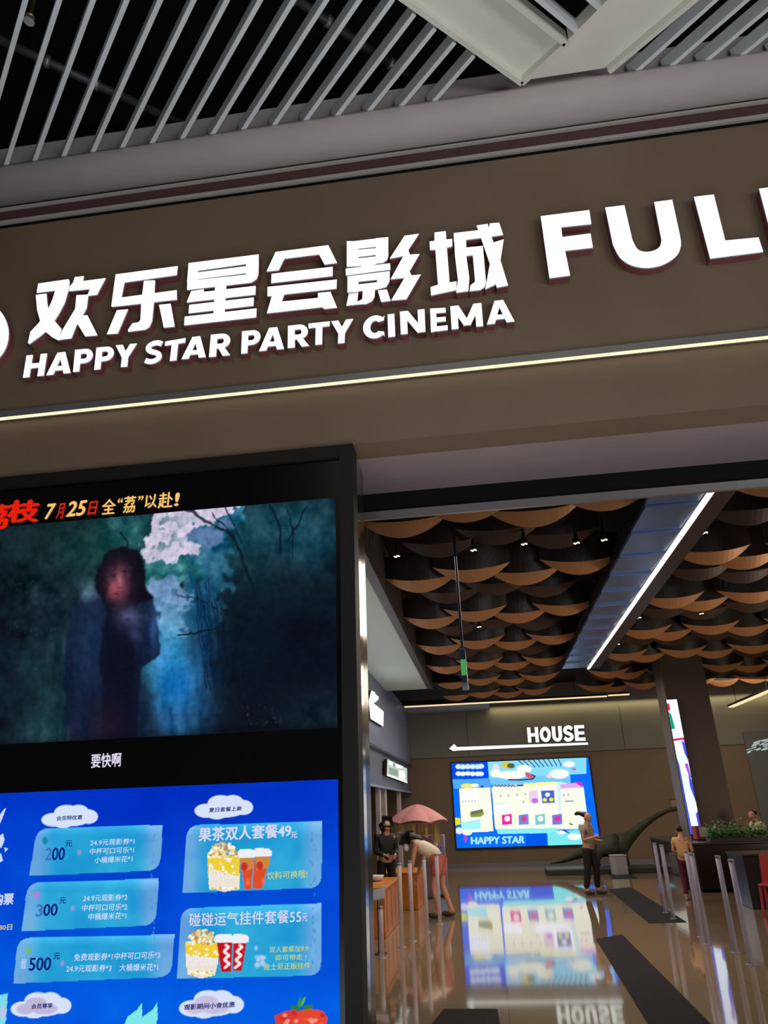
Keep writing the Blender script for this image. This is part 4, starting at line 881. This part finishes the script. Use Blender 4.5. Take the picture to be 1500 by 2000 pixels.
# bollards of the queue lane: slim frosted acrylic tubes
def acrylic(name, rgb, alpha):
    m = mat(name, rgb, 0.3, 0.0, 0.4); m.node_tree.nodes['Principled BSDF'].inputs['Alpha'].default_value = alpha; return m
def bollard(name, label, p, group, h=1.03, r=0.031, m=None):
    t = thing(name, label, 'queue post', p, 0, group)
    m = m or acrylic('clear_acrylic_post', (176, 172, 196), 0.55)
    MB().lathe([(r, 0.012), (r, h)], seg=16).build('post', m, t, True)
    MB().lathe([(r*1.9, 0), (r*1.9, 0.006), (r*1.2, 0.0118)], seg=18).build('base_plate', m, t)
    MB().lathe([(r*1.1, h+0.0005), (r*1.1, h+0.02), (r*0.8, h+0.026)], seg=16).build('cap', mat('post_cap', (128, 122, 134), 0.4, 0.2), t)
    return t
gp = 'slim pale queue posts on the right side of the floor'
for p, lab in (((2.70, 9.72), 'slim pale queue post nearest the camera at the right'), ((2.745, 10.42), 'slim pale queue post second from the camera at the right'), ((2.58, 11.02), 'slim pale queue post third from the camera, left of the nearest two'), ((2.65, 11.60), 'slim pale queue post fourth from the camera, in front of the yellow-topped person'), ((2.67, 13.3), 'slim pale queue post fifth, beside the dark side panel of the counter'), ((2.70, 14.0), 'slim pale queue post farthest back at the right')):
    bollard('queue_post', lab, (p[0], p[1], 0), gp)

# dark floor mats
M_mat = mat('charcoal_mat', (44, 42, 44), 0.9, 0, 0.08, 0, 0.15, 30)
for lab, q in (('charcoal floor mat beside the standing woman, middle of the row', [(2.331,17.83),(2.852,18.1),(2.775,12.954),(2.226,12.917)]), ('short charcoal floor mat farthest back by the dinosaur statue', [(3.0,23.24),(3.498,23.25),(3.372,20.1),(2.772,20.12)]), ('long charcoal floor mat right of the menu screen reflection', [(1.259,11.55),(1.654,11.85),(1.621,6.6),(1.119,6.6)]), ('charcoal floor mat at the bottom edge under the arrow reflection', [(-0.588,7.856),(-0.11,7.847),(-0.06,6.4),(-0.80,6.4)])):
    cx = sum(p[0] for p in q)/4; cy = sum(p[1] for p in q)/4; t = thing('floor_mat', lab, 'mat', (cx, cy, 0.001), 0, 'charcoal floor mats')
    MB().hexa([(x-cx, y-cy, 0) for x, y in q]+[(x-cx, y-cy, 0.006) for x, y in q]).build('pile', M_mat, t)
    n = [(x-cx, y-cy) for x, y in q]; MB().hexa([(x*1.03, y*1.004, -0.0005) for x, y in n]+[(x*1.03, y*1.004, 0.003) for x, y in n]).build('border', mat('mat_border', (56, 54, 50), 0.9, 0, 0.08), t)

# ================================================================== LEFT SHOP CORNER
M_or = mat('orange_wood', (190, 110, 30), 0.45, 0, 0.4, 0, 0.18, 5)
T = thing('wooden_counter', 'orange wooden counter at the left behind white posts', 'counter', (-1.95, 12.6, 0))
box('cabinet', -0.45, 0.27, -0.75, 1.0, 0.0, 0.63, M_or, T, 0.008); box('worktop', -0.47, 0.29, -0.77, 1.02, 0.632, 0.665, mat('orange_wood_top', (206, 124, 40), 0.4), T, 0.006)
for k in range(3): box('panel_groove', 0.2705, 0.274, -0.5+0.5*k, -0.49+0.5*k, 0.05, 0.6, mat('groove', (110, 60, 16), 0.6), T)
T = thing('wooden_counter', 'second orange wooden counter block behind the bending woman', 'counter', (-1.75, 15.6, 0))
box('cabinet', -0.4, 0.25, -0.6, 0.6, 0, 0.60, M_or, T, 0.008); box('worktop', -0.42, 0.27, -0.62, 0.62, 0.602, 0.635, mat('orange_wood_top', (206, 124, 40), 0.4), T, 0.006)
gl = 'white slim posts by the wooden counter'; mw = acrylic('frosted_white_post', (206, 196, 200), 0.6)
for p, h, lab in (((-1.36, 11.15), 1.0, 'slim white post in front of the orange counter corner'), ((-1.26, 11.6), 1.0, 'slim white post right beside the orange counter corner'), ((-1.12, 12.4), 1.0, 'slim white post between counter and bending woman'), ((-0.98, 13.2), 1.0, 'slim white post in front of the bending woman'), ((-1.53, 10.4), 0.55, 'short white post at the left by the card reader stand')):
    bollard('queue_post', lab, (p[0], p[1], 0), gl, h, 0.031, mw)
T = thing('card_reader', 'small grey tilted tablet on the front of the orange counter', 'tablet', (-1.60, 10.7, 0.0))
MB().tube([(0, 0, 0.012), (0, 0, 0.62)], 0.02, 8).build('stand', mat('reader_stand', (70, 66, 66), 0.4, 0.4), T); MB().lathe([(0.1, 0), (0.1, 0.01), (0.03, 0.012)], seg=14).build('base_plate', mat('reader_stand', (70, 66, 66), 0.4, 0.4), T)
MB().hexa([(-.09,-.10,.60),(.09,-.10,.63),(.09,.08,.74),(-.09,.08,.71),(-.09,-.115,.62),(.09,-.115,.65),(.09,.065,.76),(-.09,.065,.73)]).build('tablet', mat('reader_body', (150, 152, 160), 0.4), T)
for (x, y, lab) in ((-1.95, 12.9, 'white rounded bowl on the orange counter'), (-2.2, 13.3, 'second white bowl at the far end of the orange counter')):
    t = thing('bowl', lab, 'bowl', (x, y, 0.666)); MB().lathe([(0.05, 0), (0.10, 0.03), (0.125, 0.08), (0.12, 0.085), (0.09, 0.05), (0.02, 0.02)], seg=20).build('bowl_body', mat('bowl_white', (220, 214, 210), 0.4), t, True)

# pink scalloped umbrella stand with hanging prizes
UC = Vector((-1.62, 16.9, 0))
T = thing('parasol_stand', 'pink scalloped parasol canopy over a stall of hanging straps', 'parasol', UC)
M_pink = mat('pink_canopy', (196, 128, 126), 0.6); 
def canopy_mesh():
    b = MB(); n = 12; m = 5; top = Vector((0, 0, 1.83)); vs = []
    for i in range(m+1):
        for k in range(n*4):
            a = 2*PI*k/(n*4); f = i/m; sc = abs(math.sin(a*n/4))
            rad = 0.66*f*(1-0.04*(1-sc)); z = 1.83-0.34*f**1.5+(0.05*(sc-0.5) if i == m else 0.02*f*sc)
            vs.append((rad*math.cos(a), rad*math.sin(a), z))
    fs = []
    N = n*4
    for i in range(m):
        for k in range(N): fs.append((i*N+k, i*N+(k+1) % N, (i+1)*N+(k+1) % N, (i+1)*N+k))
    nv_ = len(vs); vs2 = [(x, y, z-0.012) for x, y, z in vs]; b.add(vs+vs2, fs+[tuple(j+nv_ for j in f[::-1]) for f in fs]+[(m*N+k, m*N+(k+1) % N, m*N+(k+1) % N+nv_, m*N+k+nv_) for k in range(N)]); return b
canopy_mesh().build('canopy', M_pink, T)
MB().tube([(0, 0, 0.03), (0, 0, 1.83)], 0.025, 10).build('pole', mat('pole_tan', (150, 120, 80), 0.4), T); MB().lathe([(0.25, 0), (0.25, 0.025), (0.05, 0.03)], seg=20).build('base', M_dark, T)
MB().lathe([(0.46, 1.44), (0.47, 1.45), (0.47, 1.46), (0.46, 1.47)], seg=24).build('ring', mat('pole_tan', (150, 120, 80), 0.4), T)
for k in range(10):
    a = 2*PI*k/10+0.2; x, y = 0.44*math.cos(a), 0.44*math.sin(a)
    MB().hexa([(x-.03,y-.004,1.05+.06*(k%3)),(x+.03,y-.004,1.05+.06*(k%3)),(x+.03,y+.004,1.05+.06*(k%3)),(x-.03,y+.004,1.05+.06*(k%3)),(x-.03,y-.004,1.45),(x+.03,y-.004,1.45),(x+.03,y+.004,1.45),(x-.03,y+.004,1.45)]).build('strap', mat('strap_ochre', (178, 150, 90), 0.6), T)
for k in range(5):
    a = 2*PI*k/5+5.2; b = MB(); b.ball((0.36*math.cos(a), 0.36*math.sin(a), 0.98+0.05*(k % 2)), 0.06, 0.05, 0.075); b.build('prize', mat('prize_white', (214, 206, 214), 0.6), T, True)
T = thing('stall_cabinet', 'grey-mauve cabinet under the pink parasol', 'cabinet', (-1.40, 17.75, 0))
box('body', -0.3, 0.3, -0.2, 0.2, 0, 0.62, mat('cabinet_mauve', (120, 100, 110), 0.5), T, 0.01); box('display_case', -0.28, 0.28, -0.18, 0.18, 0.622, 1.18, mat('case_mauve', (150, 128, 140), 0.3), T, 0.01)
for k in range(2): box('price_tag', -0.1+0.2*k, 0.02+0.2*k, -0.206, -0.201, 0.8-0.2*k, 0.88-0.2*k, mat('tag_white', (230, 230, 240), 0.5), T)
T = thing('blue_banner', 'narrow pale blue standing banner between the stall and the menu screen', 'banner', (-1.16, 17.1, 0))
box('banner_sheet', -0.07, 0.07, -0.008, 0.008, 0.05, 0.92, mat('banner_blue', (84, 130, 190), 0.4), T); box('foot', -0.12, 0.12, -0.1, 0.1, 0, 0.03, M_dark, T); box('pole', -0.01, 0.01, 0.009, 0.029, 0.031, 0.95, M_dark, T)

# dinosaur statue
def skin_mesh(name, V, E, R, m, parent=None, root=0, sub=1):
    me = bpy.data.meshes.new(name); me.from_pydata([tuple(v) for v in V], E, []); o = bpy.data.objects.new(name, me); COL.objects.link(o)
    md = o.modifiers.new('skin', 'SKIN'); md.use_smooth_shade = True
    sd = me.skin_vertices[0].data
    for i, r in enumerate(R):
        sd[i].radius = (r, r) if not isinstance(r, tuple) else r
        sd[i].use_root = (i == root)
    if sub: s = o.modifiers.new('sub', 'SUBSURF'); s.levels = sub; s.render_levels = sub
    bpy.context.view_layer.update()
    dg = bpy.context.evaluated_depsgraph_get(); m2 = bpy.data.meshes.new_from_object(o.evaluated_get(dg)); m2.name = name
    bpy.data.objects.remove(o); bpy.data.meshes.remove(me)
    for p in m2.polygons: p.use_smooth = True
    m2.materials.clear()
    return link(name, m2, m, parent)
T = thing('dinosaur_statue', 'dark green long-necked dinosaur statue behind the standing woman', 'statue', (3.0, 22.0, 0.115))
V = [(0,0,.52),(.35,0,.58),(.62,0,.72),(.95,0,.96),(1.35,0,1.20),(1.75,0,1.36),(2.0,0,1.40),(2.16,0,1.36), (-.4,0,.50),(-.8,0,.34),(-1.2,0,.2),(-1.55,0,.14),
     (.4,.18,.36),(.42,.2,.16),(.44,.2,.03),(.4,-.18,.36),(.42,-.2,.16),(.44,-.2,.03),(-.3,.2,.34),(-.34,.22,.16),(-.32,.22,.03),(-.3,-.2,.34),(-.34,-.22,.16),(-.32,-.22,.03)]
E_ = [(0,1),(1,2),(2,3),(3,4),(4,5),(5,6),(6,7),(0,8),(8,9),(9,10),(10,11),(1,12),(12,13),(13,14),(1,15),(15,16),(16,17),(8,18),(18,19),(19,20),(8,21),(21,22),(22,23)]
R_ = [.28,.24,.17,.11,.075,.055,.07,.045,.2,.12,.06,.02]+[.10,.075,.08]*4
skin_mesh('body', V, E_, R_, mat('dinosaur_green', (44, 46, 34), 0.6, 0, 0.3, 0, 0.2, 8), T)
for s in (-1, 1): b = MB(); b.ball((2.05, 0.062*s, 1.43), .016, .012, .016); b.build('eye', M_black, T)
T = thing('plinth', 'low dark plinth under the long-necked dinosaur statue', 'plinth', (3.2, 22.0, 0)); box('slab', -1.9, 1.0, -0.5, 0.5, 0, 0.14, mat('plinth_dark', (34, 36, 32), 0.5), T, 0.02)
T = thing('white_box', 'pale grey box standing in front of the dark plinth', 'box', (3.12, 21.2, 0), 0.3); box('carton', -.17, .17, -.15, .15, 0, .44, mat('pale_carton', (150, 146, 150), 0.6), T, 0.02); box('lid', -.175, .175, -.155, .155, .442, .47, mat('pale_lid', (166, 162, 166), 0.6), T)
T = thing('wall_notice', 'small pinkish notice on the back wall left of the screen column', 'notice', (5.72, YW-0.002, 1.55)); box('sheet', -.2, .2, -.012, 0, -.12, .18, mat('notice_pink', (150, 116, 100), 0.6), T); box('border', -.21, .21, -.008, 0, .181, .2, M_dark, T)

# red chair at the right edge
T = thing('stacking_chair', 'red plastic chair at the right edge in front of the black counter', 'chair', (4.28, 13.35, 0), -0.5)
M_red = mat('red_plastic', (170, 40, 46), 0.4)
box('seat', -.2, .2, -.2, .2, .43, .455, M_red, T, 0.008)
MB().hexa([(-.2,.19,.456),(.2,.19,.456),(.2,.215,.456),(-.2,.215,.456),(-.18,.25,.86),(.18,.25,.86),(.18,.27,.86),(-.18,.27,.86)]).build('backrest', M_red, T)
for sx in (-1, 1):
    for sy in (-1, 1): MB().tube([(sx*.17, sy*.17, .429), (sx*.20, sy*.20, 0.0)], [.022, .018], 8).build('leg', M_red, T)

# ================================================================== PEOPLE
M_skin = mat('skin', (196, 140, 112), 0.5); M_hair = mat('black_hair', (22, 18, 18), 0.45)
def hand(V, E, R, wrist, pidx, d, up, s=1.0, curl=0.4):
    d = Vector(d).normalized(); up = Vector(up).normalized(); side = d.cross(up).normalized(); w0 = Vector(wrist)
    base = len(V); V.append(w0+d*.045*s); E.append((pidx, base)); R.append((.030*s, .018*s))
    kn = len(V); V.append(w0+d*.085*s); E.append((base, kn)); R.append((.034*s, .016*s))
    for k, (off, ln) in enumerate(((-.030, .062), (-.010, .074), (.010, .070), (.028, .054))):
        a = len(V); V.append(w0+d*.10*s+side*off*s); E.append((kn, a)); R.append(.0095*s)
        b = len(V); V.append(V[a]+(d*.55-up*curl*.5).normalized()*ln*.5*s); E.append((a, b)); R.append(.0088*s)
        c = len(V); V.append(V[b]+(d*.35-up*curl*1.2).normalized()*ln*.5*s); E.append((b, c)); R.append(.0075*s)
    a = len(V); V.append(w0+d*.04*s-side*.036*s); E.append((base, a)); R.append(.011*s)
    b = len(V); V.append(V[a]+(d*.8-side*.5-up*.4).normalized()*.04*s); E.append((a, b)); R.append(.009*s)
def person(label, loc, rz, J, top, bot, s=1.0, hair='tail', shorts=False, sleeves='short', shoes=(60, 50, 48)):
    """J: joints in metres, x forward, y to the left, z up"""
    T = thing('person', label, 'person', loc, rz); J = {k: Vector(v)*s for k, v in J.items()}
    V = []; E = []; R = []
    def add(p, r, par=None):
        V.append(Vector(p)); R.append(r if isinstance(r, tuple) else r*s)
        if par is not None: E.append((par, len(V)-1))
        return len(V)-1
    pel = add(J['pelvis'], .115); wa = add((J['pelvis']+J['chest'])/2, .10, pel); ch = add(J['chest'], .12, wa); nk = add(J['neck'], .05, ch)
    hd = J['head']; hdir = (hd-J['neck']).normalized(); fwd = J.get('face', Vector((1, 0, 0))).normalized()
    h1 = add(J['neck']+hdir*.05*s+fwd*.01*s, .052, nk); h2 = add(hd-hdir*.02*s+fwd*.012*s, .085, h1); h3 = add(hd+hdir*.06*s, .086, h2); h4 = add(hd+hdir*.11*s, .05, h3)
    ns = add(hd-hdir*.015*s+fwd*.098*s, .013, h2)
    add(hd-hdir*.055*s+fwd*.075*s, .026, h1)
    for sd in 'LR':
        sh = add(J['sh'+sd], .050, ch); el = add(J['el'+sd], .038, sh); wr = add(J['wr'+sd], .026, el)
        d = (J['wr'+sd]-J['el'+sd]).normalized(); up = Vector((0, 1 if sd == 'L' else -1, 0.3))
        hand(V, E, R, J['wr'+sd], wr, d, up, s)
        hp = add(J['hip'+sd], .085, pel); kn = add(J['kn'+sd], .056, hp); mid = add((J['kn'+sd]*.65+J['an'+sd]*.35), .050, kn); an = add(J['an'+sd], .036, mid)
        hl = add(J['an'+sd]+Vector((-.03, 0, -.035))*s, .032, an); add(J['toe'+sd], .028, an)
    skin_mesh('body', V, E, R, M_skin, T)
    # top
    V = []; E = []; R = []
    pel = add(J['pelvis']-(J['chest']-J['pelvis'])*.05, .150); wa = add((J['pelvis']+J['chest'])/2, .128, pel); ch = add(J['chest'], .140, wa); add(J['neck']*.75+J['chest']*.25, .068, ch)
    for sd in 'LR':
        sh = add(J['sh'+sd], .066, ch)
        if sleeves == 'long': el = add(J['el'+sd], .056, sh); add(J['wr'+sd]*.9+J['el'+sd]*.1, .045, el)
        elif sleeves == 'short': add(J['sh'+sd]*.45+J['el'+sd]*.55, .060, sh)
    skin_mesh('shirt', V, E, R, top, T)
    V = []; E = []; R = []
    pel = add(J['pelvis']+(J['chest']-J['pelvis'])*.22, .130); 
    for sd in 'LR':
        hp = add(J['hip'+sd], .105, pel)
        if shorts: add(J['hip'+sd]*.35+J['kn'+sd]*.65, .098, hp)
        else: kn = add(J['kn'+sd], .078, hp); add(J['an'+sd]+Vector((0, 0, .02)), .062, kn)
    skin_mesh('shorts' if shorts else 'trousers', V, E, R, bot, T)
    for sd in 'LR':
        a = J['an'+sd]; tz = J['toe'+sd]; d = (tz-a); d.z = 0; d.normalize(); z0 = J['toe'+sd].z-.03*s
        b = MB(); c = (a*.45+tz*.55); b.ball((0, 0, 0), .135*s, .045*s, .042*s, 14, 8); ang = math.atan2(d.y, d.x)
        o = b.build('shoe', mat('shoe_%d_%d_%d' % shoes, shoes, 0.5), T, True); o.location = (c.x, c.y, max(c.z-.01, .042*s)); o.rotation_euler = (0, 0, ang)
    # hair and face
    up = hdir; side = up.cross(fwd).normalized()
    V = []; E = []; R = []
    a = add(hd+up*.045*s-fwd*.03*s, .104); b2 = add(hd+up*.09*s+fwd*.01*s, .070, a); c = add(hd-up*.03*s-fwd*.055*s, .075, a)
    if hair == 'tail':
        d0 = -fwd; t1 = add(hd+up*.05*s-fwd*.13*s, .045, a); t2 = add(hd+up*.06*s-fwd*.22*s, .05, t1); t3 = add(hd+up*.0*s-fwd*.31*s, .03, t2)
    elif hair == 'long':
        t1 = add(hd-up*.14*s-fwd*.07*s, .07, c); add(hd-up*.26*s-fwd*.06*s, .045, t1)
    elif hair == 'bun':
        add(hd+up*.13*s-fwd*.09*s, .05, a)
    skin_mesh('hair', V, E, R, M_hair, T)
    for sg in (-1, 1):
        b = MB(); p = hd+fwd*.082*s+side*.033*s*sg+up*.008*s; b.ball(tuple(p), .007*s, .008*s, .0055*s, 8, 6); b.build('eye', M_black, T, True)
        b = MB(); p = hd+side*.088*s*sg-up*.012*s-fwd*.01*s; b.ball(tuple(p), .018*s, .012*s, .03*s, 8, 6); b.build('ear', M_skin, T, True)
    b = MB(); p = hd+fwd*.083*s-up*.055*s; b.ball(tuple(p), .012*s, .022*s, .006*s, 8, 6); b.build('mouth', mat('lips', (150, 70, 66), 0.5), T, True)
    return T
st = dict(pelvis=(0,0,.88), chest=(.02,0,1.20), neck=(.03,0,1.36), head=(.06,0,1.47), shL=(.02,.17,1.30), shR=(.02,-.17,1.30), elL=(-.02,.22,1.04), elR=(.02,-.22,1.04), wrL=(.20,.13,1.02), wrR=(.24,-.12,1.10), hipL=(0,.09,.84), hipR=(0,-.09,.84), knL=(.06,.10,.46), knR=(-.02,-.10,.46), anL=(.03,.10,.075), anR=(-.12,-.10,.075), toeL=(.17,.11,.03), toeR=(.02,-.11,.03), face=(1,0,-.25))
T = person('woman with dark ponytail, beige shirt and black trousers standing before the menu screen', (1.93, 16.95, 0), math.radians(-38), st, mat('beige_shirt', (168, 150, 130), 0.7), mat('black_trousers', (14, 14, 18), 0.7), 0.975, 'tail')
p = T.matrix_basis @ Vector((.385, -.13, 1.14)); 
t = thing('phone', 'lit phone held in front by the standing woman', 'phone', (p.x, p.y, p.z), math.radians(-38)); box('case', -.006, .004, -.05, .05, -.06, .09, mat('phone_blue', (50, 70, 190), 0.3), t, 0.003); box('screen', -.0075, -.0063, -.046, .046, -.055, .085, emis('phone_screen', (200, 214, 250), 1.0), t)
bd = dict(pelvis=(-.12,0,.86), chest=(.20,0,1.05), neck=(.34,0,1.13), head=(.45,0,1.16), shL=(.24,.16,1.08), shR=(.24,-.16,1.08), elL=(.30,.19,.80), elR=(.28,-.19,.82), wrL=(.36,.14,.62), wrR=(.34,-.15,.60), hipL=(-.12,.09,.82), hipR=(-.12,-.09,.82), knL=(-.02,.11,.45), knR=(-.10,-.11,.45), anL=(-.10,.11,.075), anR=(-.24,-.12,.075), toeL=(.05,.12,.03), toeR=(-.09,-.13,.03), face=(.75,0,-.65))
person('woman in white sleeveless top and pink shorts bending over the orange counter', (-1.10, 14.0, 0), math.radians(165), bd, mat('white_vest', (214, 202, 176), 0.7), mat('pink_shorts', (196, 104, 104), 0.7), 1.06, 'long', True, 'none', (70, 50, 44))
d2 = dict(st); d2['head'] = (.07,0,1.47); d2['wrL'] = (.22,.10,.98); d2['wrR'] = (.22,-.10,.98)
person('dark-haired person in black clothes behind the orange counter', (-2.02, 14.6, 0), math.radians(-60), d2, mat('black_top', (16, 16, 18), 0.7), mat('black_trousers', (14, 14, 18), 0.7), 0.98, 'long', False, 'long')
person('child in pale yellow top and maroon trousers at the dark counter', (3.50, 15.6, 0), math.radians(60), d2, mat('yellow_top', (206, 160, 104), 0.7), mat('maroon_trousers', (96, 34, 50), 0.7), 0.79, 'bun', False, 'short', (190, 170, 170))
person('person in cream top behind the planter at the right edge of the photo', (5.62, 17.75, 0), math.radians(200), d2, mat('cream_top', (206, 178, 140), 0.7), mat('grey_trousers', (60, 60, 66), 0.7), 0.92, 'bun', False, 'short')
